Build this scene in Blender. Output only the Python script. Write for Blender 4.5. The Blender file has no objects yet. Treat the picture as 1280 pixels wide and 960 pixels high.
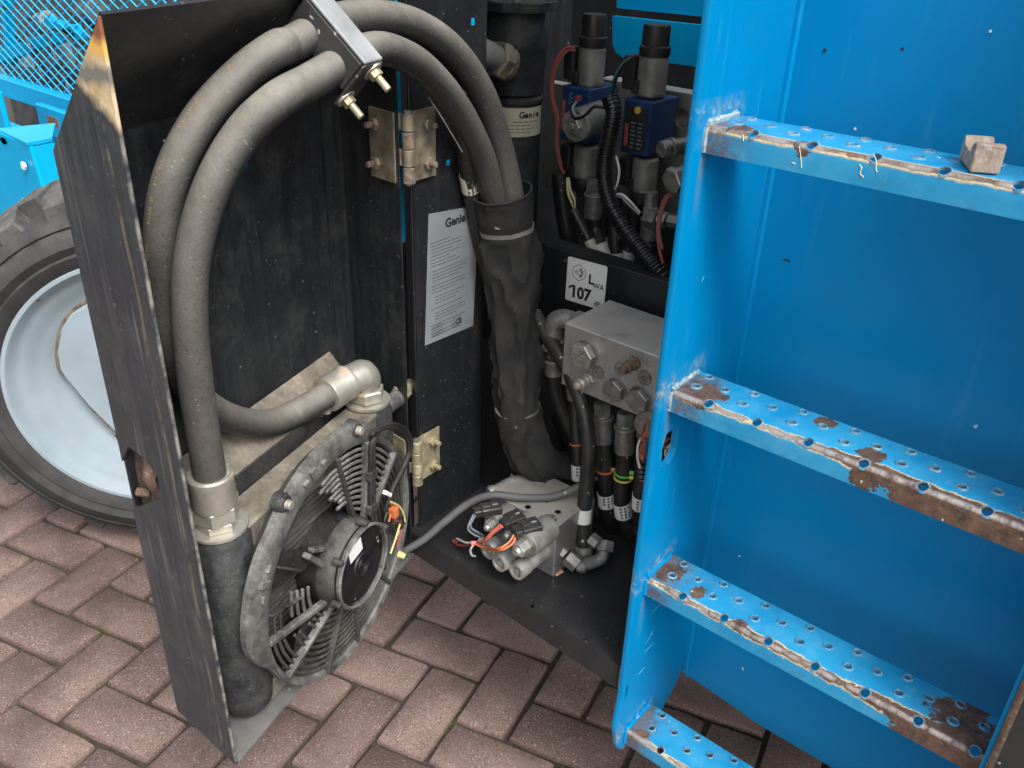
import bpy, bmesh, math, random
from mathutils import Vector, Matrix, noise as mnoise
random.seed(7)
S = bpy.context.scene
C = S.collection
PI = math.pi
V = Vector

# ------------------------------------------------------------------ camera
CF, CP, CR, CY, CH = 1109.24, 0.508028, 0.0332854, 0.680041, 1.376186
_F = V((-math.sin(CY)*math.cos(CP), math.cos(CY)*math.cos(CP), -math.sin(CP)))
_R = V((math.cos(CY), math.sin(CY), 0)); _U = _R.cross(_F)
CX = math.cos(CR)*_R + math.sin(CR)*_U
CU = -math.sin(CR)*_R + math.cos(CR)*_U
CAM = V((0, 0, CH))
cd = bpy.data.cameras.new('camera'); cam = bpy.data.objects.new('camera', cd); C.objects.link(cam)
cd.sensor_width = 36; cd.lens = CF/1280*36; cd.clip_end = 500; cd.clip_start = .02
cam.matrix_world = Matrix(((CX.x, CU.x, -_F.x, 0), (CX.y, CU.y, -_F.y, 0), (CX.z, CU.z, -_F.z, CH), (0, 0, 0, 1)))
S.camera = cam

# ------------------------------------------------------------------ light
w = bpy.data.worlds.new('World'); S.world = w; w.use_nodes = True
nt = w.node_tree; bg = nt.nodes['Background']
sky = nt.nodes.new('ShaderNodeTexSky'); sky.sky_type = 'NISHITA'; sky.sun_disc = False
SUN_EL, SUN_AZ = math.radians(52), math.radians(112)   # azimuth clockwise from +Y
sky.sun_elevation = SUN_EL; sky.sun_rotation = SUN_AZ
sky.air_density = 1.0; sky.dust_density = 4.0; sky.ozone_density = 1.0
hs = nt.nodes.new('ShaderNodeHueSaturation'); hs.inputs['Saturation'].default_value = .25
nt.links.new(sky.outputs[0], hs.inputs['Color']); nt.links.new(hs.outputs[0], bg.inputs[0])
bg.inputs[1].default_value = 0.15
sl = bpy.data.lights.new('sun', 'SUN'); sl.energy = 1.3; sl.angle = math.radians(18); sl.color = (1, .985, .96)
so = bpy.data.objects.new('sun', sl); C.objects.link(so)
sd = V((math.sin(SUN_AZ)*math.cos(SUN_EL), math.cos(SUN_AZ)*math.cos(SUN_EL), math.sin(SUN_EL)))
so.rotation_euler = sd.to_track_quat('Z', 'Y').to_euler(); so.location = sd*5
S.view_settings.view_transform = 'Standard'; S.view_settings.look = 'None'
S.view_settings.exposure = 1.1; S.view_settings.gamma = 1
S.cycles.max_bounces = 6

# ------------------------------------------------------------------ placing helpers
def ray(px, py): return CX*(px-640) + CU*(480-py) + _F*CF
def PZ(px, py, z): d = ray(px, py); return CAM + d*((z-CH)/d.z)
def PY(px, py, y): d = ray(px, py); return CAM + d*(y/d.y)
def PX(px, py, x): d = ray(px, py); return CAM + d*(x/d.x)
def PP(px, py, p0, n): d = ray(px, py); return CAM + d*((p0-CAM).dot(n)/d.dot(n))
def PR(px, py, r): return CAM + ray(px, py).normalized()*r
def proj(p):
    q = p-CAM; z = q.dot(_F); return (640+CF*q.dot(CX)/z, 480-CF*q.dot(CU)/z)

# door frame: u along the door towards its hinge, n away from the viewer to the door skin, z up
DA = V((-.723, .369, 0)); DU = V((-.276, .961, 0)).normalized(); DN = V((-DU.y, DU.x, 0))
MD = Matrix(((DU.x, DN.x, 0, DA.x), (DU.y, DN.y, 0, DA.y), (0, 0, 1, 0), (0, 0, 0, 1)))
MDI = MD.inverted()
def D(u, n, z): return MD @ V((u, n, z))
def PD(px, py, n): return PP(px, py, DA+DN*n, DN)
def PDl(px, py, n): return MDI @ PD(px, py, n)

# ------------------------------------------------------------------ mesh builder
def frame(o, z, x=None):
    z = V(z).normalized()
    if x is None: x = V((1, 0, 0)) if abs(z.x) < .9 else V((0, 1, 0))
    x = V(x); x = (x - z*x.dot(z)).normalized(); y = z.cross(x)
    return Matrix(((x.x, y.x, z.x, o[0]), (x.y, y.y, z.y, o[1]), (x.z, y.z, z.z, o[2]), (0, 0, 0, 1)))
I4 = Matrix.Identity(4)
def smooth(pts, n=6, rad=None):
    pts = [V(p) for p in pts]; out = []; ro = []
    for i in range(len(pts)-1):
        p0 = pts[i-1] if i else pts[0]*2-pts[1]
        p1, p2 = pts[i], pts[i+1]
        p3 = pts[i+2] if i+2 < len(pts) else p2*2-p1
        for k in range(n):
            t = k/n
            out.append(.5*((2*p1)+(p2-p0)*t+(2*p0-5*p1+4*p2-p3)*t*t+(3*p1-p0-3*p2+p3)*t**3))
            if rad: ro.append(rad[i]*(1-t)+rad[i+1]*t)
    out.append(pts[-1])
    if rad: ro.append(rad[-1]); return out, ro
    return out
class MB:
    def __init__(s): s.bm = bmesh.new()
    def box(s, c, size, M=I4, bev=0, seg=1):
        r = bmesh.ops.create_cube(s.bm, size=1, matrix=Matrix.Translation(c) @ Matrix.Diagonal((*size, 1)))
        vs = r['verts']
        if bev:
            es = list({e for v in vs for e in v.link_edges})
            r2 = bmesh.ops.bevel(s.bm, geom=es, offset=bev, segments=seg, affect='EDGES', profile=.5)
            vs = list({v for f in r2['faces'] for v in f.verts} | {v for v in vs if v.is_valid})
        if M is not I4: bmesh.ops.transform(s.bm, matrix=M, verts=vs)
        return s
    def prism(s, poly, h0, h1, M=I4, bev=0):
        a = [s.bm.verts.new(M @ V((x, y, h0))) for x, y in poly]
        b = [s.bm.verts.new(M @ V((x, y, h1))) for x, y in poly]
        n = len(poly); fs = [s.bm.faces.new(a[::-1]), s.bm.faces.new(b)]
        for i in range(n): fs.append(s.bm.faces.new((a[i], a[(i+1) % n], b[(i+1) % n], b[i])))
        if bev:
            es = list({e for f in fs for e in f.edges})
            bmesh.ops.bevel(s.bm, geom=es, offset=bev, segments=1, affect='EDGES', profile=.5)
        return s
    def lathe(s, prof, M=I4, seg=20, a0=0, a1=None, closed=False, caps=True):
        full = a1 is None
        A1 = a0+2*PI if full else a1
        n = seg if full else seg+1
        rings = []
        for i in range(n):
            a = a0+(A1-a0)*i/seg; ca, sa = math.cos(a), math.sin(a)
            rings.append([s.bm.verts.new(M @ V((r*ca, r*sa, z))) for r, z in prof])
        m = len(prof)
        for i in range(seg):
            A, B = rings[i], rings[(i+1) % n]
            for j in range(m if closed else m-1):
                k = (j+1) % m
                s.bm.faces.new((A[j], B[j], B[k], A[k]))
        if not closed and full and caps:
            if prof[0][0] > 1e-6: s.bm.faces.new([r[0] for r in rings][::-1])
            if prof[-1][0] > 1e-6: s.bm.faces.new([r[-1] for r in rings])
        if closed and not full:
            s.bm.faces.new(rings[0]); s.bm.faces.new(rings[-1][::-1])
        return s
    def cyl(s, p0, p1, r0, r1=None, seg=14, bev=0):
        p0, p1 = V(p0), V(p1); L = (p1-p0).length; r1 = r0 if r1 is None else r1
        M = frame(p0, p1-p0)
        pr = [(r0, 0), (r1, L)] if not bev else [(r0-bev, 0), (r0, bev), (r1, L-bev), (r1-bev, L)]
        return s.lathe(pr, M, seg)
    def hexa(s, p0, p1, r, ch=.12, rot=0):
        p0, p1 = V(p0), V(p1); L = (p1-p0).length; M = frame(p0, p1-p0) @ Matrix.Rotation(rot, 4, 'Z')
        return s.lathe([(r*(1-ch), 0), (r, r*ch*.7), (r, L-r*ch*.7), (r*(1-ch), L)], M, 6)
    def tube(s, pts, r, seg=10, n=6, caps=True, sm=True, fn=None, flat=1):
        if sm:
            if isinstance(r, (list, tuple)): path, rr = smooth(pts, n, list(r))
            else: path = smooth(pts, n); rr = [r]*len(path)
        else: path = [V(p) for p in pts]; rr = list(r) if isinstance(r, (list, tuple)) else [r]*len(path)
        t = (path[1]-path[0]).normalized()
        x = V((0, 0, 1)) if abs(t.z) < .9 else V((1, 0, 0))
        x = (x-t*x.dot(t)).normalized(); rings = []
        L = 0
        for i, p in enumerate(path):
            t = (path[min(i+1, len(path)-1)]-path[max(i-1, 0)]).normalized()
            x = (x-t*x.dot(t)).normalized(); y = t.cross(x)
            if i: L += (p-path[i-1]).length
            ring = []
            for k in range(seg):
                a = 2*PI*k/seg; q = rr[i]*(fn(L, a, i/(len(path)-1)) if fn else 1)
                ring.append(s.bm.verts.new(p+x*(q*math.cos(a))+y*(q*flat*math.sin(a))))
            rings.append(ring)
        for i in range(len(rings)-1):
            for k in range(seg):
                s.bm.faces.new((rings[i][k], rings[i][(k+1) % seg], rings[i+1][(k+1) % seg], rings[i+1][k]))
        if caps: s.bm.faces.new(rings[0][::-1]); s.bm.faces.new(rings[-1])
        return s
    def mesh(s, name, ang=35, sm=True):
        me = bpy.data.meshes.new(name)
        bmesh.ops.recalc_face_normals(s.bm, faces=s.bm.faces)
        s.bm.to_mesh(me); s.bm.free()
        if sm:
            me.polygons.foreach_set('use_smooth', [True]*len(me.polygons))
            me.set_sharp_from_angle(angle=math.radians(ang))
        return me
def obj(name, me, mat, parent=None, loc=None, rel=False, **kw):
    """me: MB or mesh in world coordinates (rel=True: already in the parent's own frame)"""
    if isinstance(me, MB): me = me.mesh(name)
    o = bpy.data.objects.new(name, me); C.objects.link(o)
    if mat is not None and not me.materials: me.materials.append(mat)
    if parent:
        o.parent = parent
        if not rel: o.matrix_parent_inverse = WM[root_of(parent)].inverted()
    for k, v in kw.items(): o[k] = v
    return o
WM = {}
def root_of(o):
    while o.parent: o = o.parent
    return o.name
def sub(name, me, mat, part, **kw):
    """sub-part under a part (part origin equals the world origin through its parent inverse)"""
    if isinstance(me, MB): me = me.mesh(name)
    o = bpy.data.objects.new(name, me); C.objects.link(o); o.parent = part
    if mat is not None and not me.materials: me.materials.append(mat)
    for k, v in kw.items(): o[k] = v
    return o
def thing(name, label, cat, loc=(0, 0, 0), group=None, M=None):
    o = bpy.data.objects.new(name, None); C.objects.link(o); o.empty_display_size = .05
    m = M if M is not None else Matrix.Translation(V(loc)); o.matrix_world = m; WM[o.name] = m.copy()
    o['label'] = label; o['category'] = cat
    if group: o['group'] = group
    return o
def tag(o, label, cat, group=None):
    o['label'] = label; o['category'] = cat
    if group: o['group'] = group
    WM[o.name] = o.matrix_world.copy()
    return o
def boolean(me, cutter, op='DIFFERENCE'):
    a = bpy.data.objects.new('a', me); b = bpy.data.objects.new('b', cutter); C.objects.link(a); C.objects.link(b)
    m = a.modifiers.new('b', 'BOOLEAN'); m.object = b; m.operation = op; m.solver = 'EXACT'
    dg = bpy.context.evaluated_depsgraph_get(); dg.update()
    r = bpy.data.meshes.new_from_object(a.evaluated_get(dg))
    bpy.data.objects.remove(a); bpy.data.objects.remove(b)
    r.polygons.foreach_set('use_smooth', [True]*len(r.polygons)); r.set_sharp_from_angle(angle=math.radians(30))
    return r
def text_mesh(s, size, M, ext=.0003, bold=0, shear=0, ax='LEFT', sx=1):
    cu = bpy.data.curves.new('t', 'FONT'); cu.body = s; cu.size = size; cu.extrude = ext; cu.offset = bold; cu.shear = shear
    cu.align_x = ax; cu.resolution_u = 3
    o = bpy.data.objects.new('t', cu); C.objects.link(o)
    dg = bpy.context.evaluated_depsgraph_get(); dg.update()
    me = bpy.data.meshes.new_from_object(o.evaluated_get(dg)); bpy.data.objects.remove(o)
    me.transform(M @ Matrix.Diagonal((sx, 1, 1, 1))); me.materials.clear()
    return me

def quad_slab(P, n, t):
    b = MB(); n = V(n).normalized()*t
    a = [b.bm.verts.new(V(p)) for p in P]; c = [b.bm.verts.new(V(p)+n) for p in P]
    b.bm.faces.new(a); b.bm.faces.new(c[::-1]); k = len(P)
    for i in range(k): b.bm.faces.new((a[i], a[(i+1) % k], c[(i+1) % k], c[i]))
    return b

# ------------------------------------------------------------------ materials
class N:
    def __init__(s, name):
        s.m = bpy.data.materials.new(name); s.m.use_nodes = True; s.t = s.m.node_tree
        s.b = s.t.nodes['Principled BSDF']; s.geo = s.t.nodes.new('ShaderNodeNewGeometry'); s.tc = None
    def new(s, k): return s.t.nodes.new(k)
    def L(s, a, b): s.t.links.new(a, b)
    @property
    def pos(s): return s.geo.outputs['Position']
    @property
    def obj(s):
        if not s.tc: s.tc = s.new('ShaderNodeTexCoord')
        return s.tc.outputs['Object']
    @property
    def nz(s):
        x = s.new('ShaderNodeSeparateXYZ'); s.L(s.geo.outputs['Normal'], x.inputs[0]); return x.outputs['Z']
    def sep(s, v): x = s.new('ShaderNodeSeparateXYZ'); s.L(v, x.inputs[0]); return x.outputs
    def mapv(s, v, scale=(1, 1, 1), loc=(0, 0, 0), rot=(0, 0, 0)):
        x = s.new('ShaderNodeMapping'); s.L(v, x.inputs[0]); x.inputs['Scale'].default_value = scale
        x.inputs['Location'].default_value = loc; x.inputs['Rotation'].default_value = rot; return x.outputs[0]
    def noise(s, scale, det=3, rough=.55, v=None, dist=0):
        x = s.new('ShaderNodeTexNoise'); s.L(v or s.pos, x.inputs['Vector']); x.inputs['Scale'].default_value = scale
        x.inputs['Detail'].default_value = det; x.inputs['Roughness'].default_value = rough; x.inputs['Distortion'].default_value = dist
        return x.outputs['Fac']
    def voro(s, scale, v=None, feat='F1', out='Distance'):
        x = s.new('ShaderNodeTexVoronoi'); s.L(v or s.pos, x.inputs['Vector']); x.inputs['Scale'].default_value = scale; x.feature = feat
        return x.outputs[out]
    def mr(s, f, a, b, c=0, d=1, smooth=False):
        x = s.new('ShaderNodeMapRange'); s.L(f, x.inputs[0]); x.clamp = True
        if smooth: x.interpolation_type = 'SMOOTHSTEP'
        for i, q in enumerate((a, b, c, d)): x.inputs[i+1].default_value = q
        return x.outputs[0]
    def math(s, op, a, b=None):
        x = s.new('ShaderNodeMath'); x.operation = op
        for i, q in enumerate((a, b)):
            if q is None: continue
            if isinstance(q, (int, float)): x.inputs[i].default_value = q
            else: s.L(q, x.inputs[i])
        return x.outputs[0]
    def mul(s, a, b): return s.math('MULTIPLY', a, b)
    def mx(s, a, b): return s.math('MAXIMUM', a, b)
    def add(s, a, b): return s.math('ADD', a, b)
    def mix(s, f, a, b):
        x = s.new('ShaderNodeMix'); x.data_type = 'RGBA'
        if isinstance(f, (int, float)): x.inputs[0].default_value = f
        else: s.L(f, x.inputs[0])
        for i, q in ((6, a), (7, b)):
            if isinstance(q, tuple): x.inputs[i].default_value = (*q, 1) if len(q) == 3 else q
            else: s.L(q, x.inputs[i])
        return x.outputs[2]
    def mixf(s, f, a, b):
        x = s.new('ShaderNodeMix'); x.data_type = 'FLOAT'
        for i, q in ((0, f), (2, a), (3, b)):
            if isinstance(q, (int, float)): x.inputs[i].default_value = q
            else: s.L(q, x.inputs[i])
        return x.outputs[0]
    def rand(s): x = s.new('ShaderNodeObjectInfo'); return x.outputs['Random']
    def uv(s): x = s.new('ShaderNodeUVMap'); return x.outputs[0]
    def set(s, k, v):
        i = s.b.inputs[k]
        if isinstance(v, tuple): i.default_value = (*v, 1) if len(v) == 3 else v
        elif isinstance(v, (int, float)): i.default_value = v
        else: s.L(v, i)
        return s
    def bump(s, h, st, d=.001, prev=None):
        x = s.new('ShaderNodeBump'); s.L(h, x.inputs['Height']); x.inputs['Strength'].default_value = st; x.inputs['Distance'].default_value = d
        if prev: s.L(prev, x.inputs['Normal'])
        s.L(x.outputs[0], s.b.inputs['Normal']); return x.outputs[0]
    def specks(s, scale, thr, gate, v=None):
        """sparse small chips: voronoi cells, only a share `gate` of the cells carries one"""
        nz_ = s.new('ShaderNodeTexNoise'); s.L(v or s.pos, nz_.inputs['Vector']); nz_.inputs['Scale'].default_value = scale*1.6; nz_.inputs['Detail'].default_value = 2
        sb = s.new('ShaderNodeVectorMath'); sb.operation = 'MULTIPLY_ADD'; s.L(nz_.outputs['Color'], sb.inputs[0])
        sb.inputs[1].default_value = (.9/scale,)*3; s.L(v or s.pos, sb.inputs[2])
        x = s.new('ShaderNodeTexVoronoi'); s.L(sb.outputs[0], x.inputs['Vector']); x.inputs['Scale'].default_value = scale
        c = s.sep(x.outputs['Color'])
        a = s.math('LESS_THAN', x.outputs['Distance'], thr); b = s.math('LESS_THAN', c[0], gate)
        return s.mul(a, b)

def simple(name, base, rough=.5, metal=0, var=.25, vs=40, dust=0, dcol=(.16, .145, .12), ds=25, bump=0, bs=300, rvar=.12, speck=0, scol=(.4, .38, .34), sscale=120, coat=0, spec=.5):
    n = N(name)
    f = n.mr(n.noise(vs, 4), .3, .7)
    col = n.mix(f, tuple(c*(1-var) for c in base), tuple(min(1, c*(1+var)) for c in base))
    r = n.mixf(f, rough-rvar, rough+rvar)
    if dust:
        up = n.mr(n.nz, -.2, .9)
        d = n.mul(n.mr(n.noise(ds, 5, .65), .3, .75), n.add(n.mul(up, .75), .25))
        d = n.mul(d, dust)
        col = n.mix(d, col, dcol); r = n.mixf(d, r, .9)
        if metal: n.set('Metallic', n.mixf(d, metal, 0.0))
    elif metal: n.set('Metallic', metal)
    if speck:
        col = n.mix(n.mul(n.specks(sscale, .22, speck), .8), col, scol)
    n.set('Base Color', col).set('Roughness', r).set('Specular IOR Level', spec)
    if coat: n.set('Coat Weight', coat)
    if bump: n.bump(n.noise(bs, 3), bump, .001)
    return n.m

def blue_paint(name, base=(.0, .175, .47), streak=.25, chips=.05, rungs=()):
    n = N(name)
    f = n.mr(n.noise(3, 3), .3, .7)
    col = n.mix(n.mr(n.noise(2.3, 6, .6), .28, .72), tuple(c*.9 for c in base), tuple(c*1.1 for c in base))
    col = n.mix(n.mul(n.mr(n.noise(4.5, 7, .72), .52, .8), .05), col, (.12, .33, .5))
    # chalky scuffs running down the sheet
    sc = n.mr(n.noise(1, 5, .7, n.mapv(n.pos, (60, 60, 5))), .56, .8)
    sc = n.mul(sc, n.mr(n.noise(6, 3), .4, .65))
    col = n.mix(n.mul(sc, streak), col, (.12, .36, .6))
    grime = n.mul(n.mr(n.noise(9, 5, .65), .55, .8), .2)
    col = n.mix(grime, col, (.02, .1, .17))
    col = n.mix(n.mul(n.specks(26, .075, chips), .85), col, (.55, .62, .66))
    col = n.mix(n.mul(n.specks(17, .06, chips), .8), col, (.03, .035, .03))
    for zr in rungs:                       # scuffed weld and a rust run under each rung end
        _, y_, z_ = n.sep(n.pos)
        nf = n.noise(45, 6, .72)
        run = n.mul(n.mul(n.mr(n.math('ABSOLUTE', n.math('SUBTRACT', y_, .8035)), .002, .008, 1, 0), n.mul(n.mr(z_, zr-.11, zr-.035), n.math('LESS_THAN', z_, zr-.026))), n.mr(nf, .35, .6))
        col = n.mix(n.mul(run, .8), col, (.17, .16, .11))
        dz_ = n.math('ABSOLUTE', n.math('SUBTRACT', z_, zr+.002)); dy_ = n.mr(y_, .862, .885, 1, 0)
        sc_ = n.mul(n.mul(n.mr(dz_, .004, .024, 1, 0), dy_), n.mr(nf, .46, .56))
        col = n.mix(n.mul(sc_, .75), col, n.mix(n.mr(n.noise(120, 4, .7), .4, .6), (.3, .44, .5), (.12, .14, .13)))
    n.set('Base Color', col).set('Roughness', n.mixf(grime, .3, .6)).set('Specular IOR Level', .22)
    pass
    bb_ = n.bump(n.noise(5, 2), .12, .01); n.bump(n.noise(420, 2), .06, .001, bb_)
    return n.m

def black_paint(name, base=(.011, .012, .014), dust=.6, axis_obj=False, flange=False):
    n = N(name)
    p = n.obj if axis_obj else n.pos
    st = n.noise(1, 8, .78, n.mapv(p, (60, 60, 3.5)))
    dn = n.mul(n.mul(n.mr(st, .4, .8), n.mr(n.noise(5, 4, .6, p), .3, .7)), n.add(n.mul(n.mr(n.noise(90, 4, .7, p), .3, .7), .7), .3))
    col = n.mix(n.mul(dn, dust), base, (.14, .146, .148) if flange else (.085, .088, .088))
    cl = n.mul(n.mr(n.noise(14, 8, .75, p), .5, .75), .35*dust)
    col = n.mix(cl, col, (.118, .116, .11))
    sp = n.specks(55, .11, .16, p)
    col = n.mix(n.mul(sp, .35), col, (.3, .29, .26))
    sp2 = n.specks(150, .2, .1, p)
    col = n.mix(n.mul(sp2, .3), col, (.22, .21, .19))
    r = n.mixf(dn, .38, .62)
    if flange:
        fs = n.mul(n.mul(n.mr(n.noise(1, 6, .75, n.mapv(p, (40, 130, 2.2))), .55, .68), n.mr(n.noise(11, 4, .6, p), .42, .62)), .55)
        col = n.mix(fs, col, (.2, .2, .195))
        x, y, z = n.sep(p)            # y: 0 at the lip of the tray, z up
        wob = n.noise(18, 4, .6, n.mapv(p, (1, 1, .25)))
        yy = n.add(y, n.mul(n.math('SUBTRACT', wob, .5), .02))
        # ochre rub line close to the lip
        ln = n.mul(n.mr(n.math('ABSOLUTE', n.math('SUBTRACT', yy, .021)), .0012, .0032, 1, 0), n.mr(n.noise(9, 4, .7, n.mapv(p, (1, 1, 1.4))), .42, .55))
        col = n.mix(n.mul(ln, .55), col, (.19, .155, .095))
        ed = n.mul(n.mr(y, .001, .005, 1, 0), n.mr(n.noise(30, 3, .6, p), .42, .6))
        col = n.mix(n.mul(ed, .7), col, (.3, .28, .23))
        # paint burnt off the top corner: primer, grey and rust bands
        nn = n.mul(n.math('SUBTRACT', n.noise(22, 5, .65, p), .5), .035)
        zz = n.add(z, nn)
        zt = n.math('SUBTRACT', zz, n.mul(y, .55))
        prim = n.mr(zt, 1.190, 1.202)
        pc = n.mix(n.mr(n.noise(60, 5, .7, p), .35, .7), (.42, .29, .15), (.62, .5, .33))
        pc = n.mix(n.mul(n.mr(zz, 1.222, 1.230), n.mr(zz, 1.238, 1.246, 1, 0)), pc, (.16, .15, .12))
        pc = n.mix(n.mr(zz, 1.246, 1.254), pc, (.62, .36, .09))
        pc = n.mix(n.mr(zz, 1.259, 1.268), pc, (.2, .07, .03))
        col = n.mix(prim, col, pc); r = n.mixf(prim, r, .75)
    n.set('Base Color', col).set('Roughness', r).set('Specular IOR Level', .45)
    n.bump(n.noise(220, 3, .6, p), .12, .001)
    return n.m

def hose_mat(name, base=(.03, .029, .028), dust=.8, dcol=(.3, .275, .23)):
    n = N(name)
    up = n.mr(n.nz, -.35, .8)  # real dust, but upper side also made paler to paint in strong top light
    nz = n.mr(n.noise(60, 6, .7), .3, .7)
    bl = n.mr(n.noise(11, 4, .6), .25, .65)
    d = n.mul(n.mul(up, n.add(n.mul(bl, .55), .45)), n.add(n.mul(nz, .35), .65))
    col = n.mix(n.mul(d, dust), base, dcol)
    blk = n.mul(n.specks(190, .3, .35), n.mr(n.nz, -.5, .45, 1, 0))
    col = n.mix(n.mul(blk, .8), col, (.012, .012, .012))
    lt = n.specks(230, .22, .12)
    col = n.mix(n.mul(lt, .25), col, (.42, .4, .35))
    n.set('Base Color', col).set('Roughness', n.mixf(d, .45, .85)).set('Specular IOR Level', .4)
    n.bump(n.voro(330), .25, .001)
    return n.m

def rung_mat(name, seed, r0, r1, front, patches=(), amp=1.0, gate=.42):
    """u (UV.x) runs along the rung in metres, v (UV.y) round the profile with 0 on the nose; r0..r1 scale how much is bare"""
    n = N(name)
    uv = n.uv(); u, v, _ = n.sep(uv)
    base = blue = n.mix(n.mr(n.noise(12, 4), .3, .7), (.004, .2, .42), (.03, .3, .52))
    sh = n.mapv(uv, (1, 1, 1), (seed*3.7, seed*1.3, seed))
    big = n.noise(16, 5, .65, sh); fine = n.noise(75, 6, .7, sh); vf = n.noise(260, 4, .7, sh)
    wear = n.mr(u, 0.0, .4, r0, r1)          # more bare metal towards the right end
    av = n.math('ABSOLUTE', v)
    edge = n.add(n.add(n.mul(n.math('SUBTRACT', big, .5), .026*amp), n.mul(n.math('SUBTRACT', fine, .5), .016*amp)), n.mul(wear, n.mr(n.noise(7, 3, .5, sh), .3, .65, .25, 1.5)))
    # distance from the nose less local wear width
    d = n.math('SUBTRACT', av, edge)
    if front:                                  # whole front apron gone to rust beyond x = front
        fr = n.mul(n.math('GREATER_THAN', n.add(u, n.mul(n.math('SUBTRACT', big, .5), .22)), front), n.math('GREATER_THAN', v, 0.0))
        d = n.math('SUBTRACT', d, n.mul(fr, .08))
    # rust patches on the tread and at the weld
    pt = n.mr(n.add(n.mul(n.math('SUBTRACT', big, .5), 1.3), n.mul(n.math('SUBTRACT', fine, .5), .6)), .2, .24)
    endw = n.mul(n.mr(n.add(u, n.mul(n.math('SUBTRACT', fine, .5), .07)), .05, .018), n.mr(n.add(big, n.mul(fine, .4)), .62, .7))
    pt = n.mx(n.mul(pt, n.math('LESS_THAN', v, 0.004)), endw)
    pt = n.mul(pt, .0)
    for cu_, cv_, r_ in patches:
        e = n.math('SQRT', n.add(n.math('POWER', n.math('SUBTRACT', u, cu_), 2.0), n.math('POWER', n.math('SUBTRACT', v, cv_), 2.0)))
        e = n.add(n.add(n.mul(e, 1/r_), n.mul(n.math('SUBTRACT', fine, .5), 1.7)), n.mul(n.math('SUBTRACT', big, .5), 1.6))
        pt = n.mx(pt, n.mr(e, .86, .95, 1, 0))
    pt = n.mx(pt, n.mul(endw, .8))
    bare = n.mx(n.mr(d, .0, .0012, 1, 0), pt)
    prim = n.mul(n.mr(d, .0018, .0034, 1, 0), n.mr(n.noise(24, 4, .6, sh), gate, gate+.1))
    cream = n.mix(n.mr(vf, .35, .65), (.42, .32, .14), (.58, .52, .38))
    rust = n.mix(n.mr(fine, .35, .65), (.045, .03, .024), (.15, .085, .055))
    rust = n.mix(n.mul(n.mr(vf, .55, .75), .6), rust, (.25, .19, .15))
    shin = n.mul(n.mul(n.mr(av, .0012, .0034, 1, 0), n.mr(fine, .38, .58)), n.mr(big, .36, .52))
    met = n.mix(shin, rust, (.4, .37, .35))
    scuff = n.mul(n.mr(n.noise(40, 6, .75, sh), .5, .75), .35)
    col = n.mix(scuff, blue, (.16, .4, .55))
    dirt = n.mul(n.mr(n.noise(28, 5, .7, sh), .55, .75), .45)
    col = n.mix(dirt, col, (.05, .1, .12))
    col = n.mix(prim, col, cream); col = n.mix(bare, col, met)
    col = n.mix(n.mul(n.specks(60, .1, .1), .8), col, (.6, .6, .58))
    n.set('Base Color', col).set('Roughness', n.mixf(bare, .4, .6)).set('Metallic', n.mul(n.mul(shin, bare), .85))
    hb = n.add(n.mul(bare, -.6), n.mul(fine, .3))
    n.bump(hb, .4, .001)
    return n.m

def brick_mat(name):
    n = N(name)
    r = n.rand()
    base = n.mix(r, (.108, .067, .056), (.205, .136, .114))
    big = n.mr(n.noise(7, 4), .3, .7)
    col = n.mix(big, n.mix(.28, base, (.05, .03, .025)), base)
    g = n.noise(420, 4, .7)
    col = n.mix(n.mul(n.mr(g, .4, .68), .65), col, (.29, .215, .19))
    col = n.mix(n.mul(n.mr(n.noise(300, 3, .7), .5, .68), .6), col, (.035, .022, .02))
    w1 = n.specks(190, .27, .2); w2 = n.specks(330, .33, .2)
    col = n.mix(n.mul(w1, .5), col, (.5, .42, .37)); col = n.mix(n.mul(w2, .5), col, (.44, .36, .32))
    col = n.mix(n.mul(n.specks(180, .3, .1), .8), col, (.03, .02, .018))
    stain = n.mul(n.mr(n.noise(3.1, 6, .68), .48, .7), .62)
    col = n.mix(stain, col, (.045, .03, .026))
    n.set('Base Color', col).set('Roughness', .82).set('Specular IOR Level', .3)
    b = n.bump(g, .7, .0016); n.bump(n.noise(90, 4, .6), .4, .0015, b)
    return n.m

def sand_mat(name):
    n = N(name)
    col = n.mix(n.mr(n.noise(200, 4), .3, .7), (.028, .02, .015), (.075, .056, .043))
    moss = n.mr(n.noise(7, 5, .65), .5, .62)
    col = n.mix(n.mul(moss, .85), col, n.mix(n.mr(n.noise(120, 3), .35, .65), (.028, .032, .008), (.075, .08, .02)))
    n.set('Base Color', col).set('Roughness', .95)
    n.bump(n.noise(350, 4), .8, .002)
    return n.m

def fabric_mat(name):
    n = N(name)
    lowz = n.sep(n.pos)[2]
    col = n.mix(n.mr(n.noise(9, 4), .3, .7), (.009, .009, .0095), (.02, .0195, .019))
    d = n.mul(n.mr(n.noise(20, 5, .7), .38, .7), n.mr(n.nz, -.35, .5))
    col = n.mix(n.mul(d, .2), col, (.11, .105, .095))
    col = n.mix(n.mul(n.mr(n.noise(500, 2), .5, .75), .22), col, (.07, .067, .06))
    n.set('Base Color', col).set('Roughness', .85).set('Specular IOR Level', .35)
    w1 = n.new('ShaderNodeTexWave'); n.L(n.mapv(n.pos, (1, 1, 1)), w1.inputs[0]); w1.inputs['Scale'].default_value = 210; w1.bands_direction = 'Z'
    w1.inputs['Distortion'].default_value = 1.5
    b = n.bump(w1.outputs['Fac'], .35, .001); n.bump(n.noise(260, 4, .7), .6, .0012, b)
    return n.m

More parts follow.
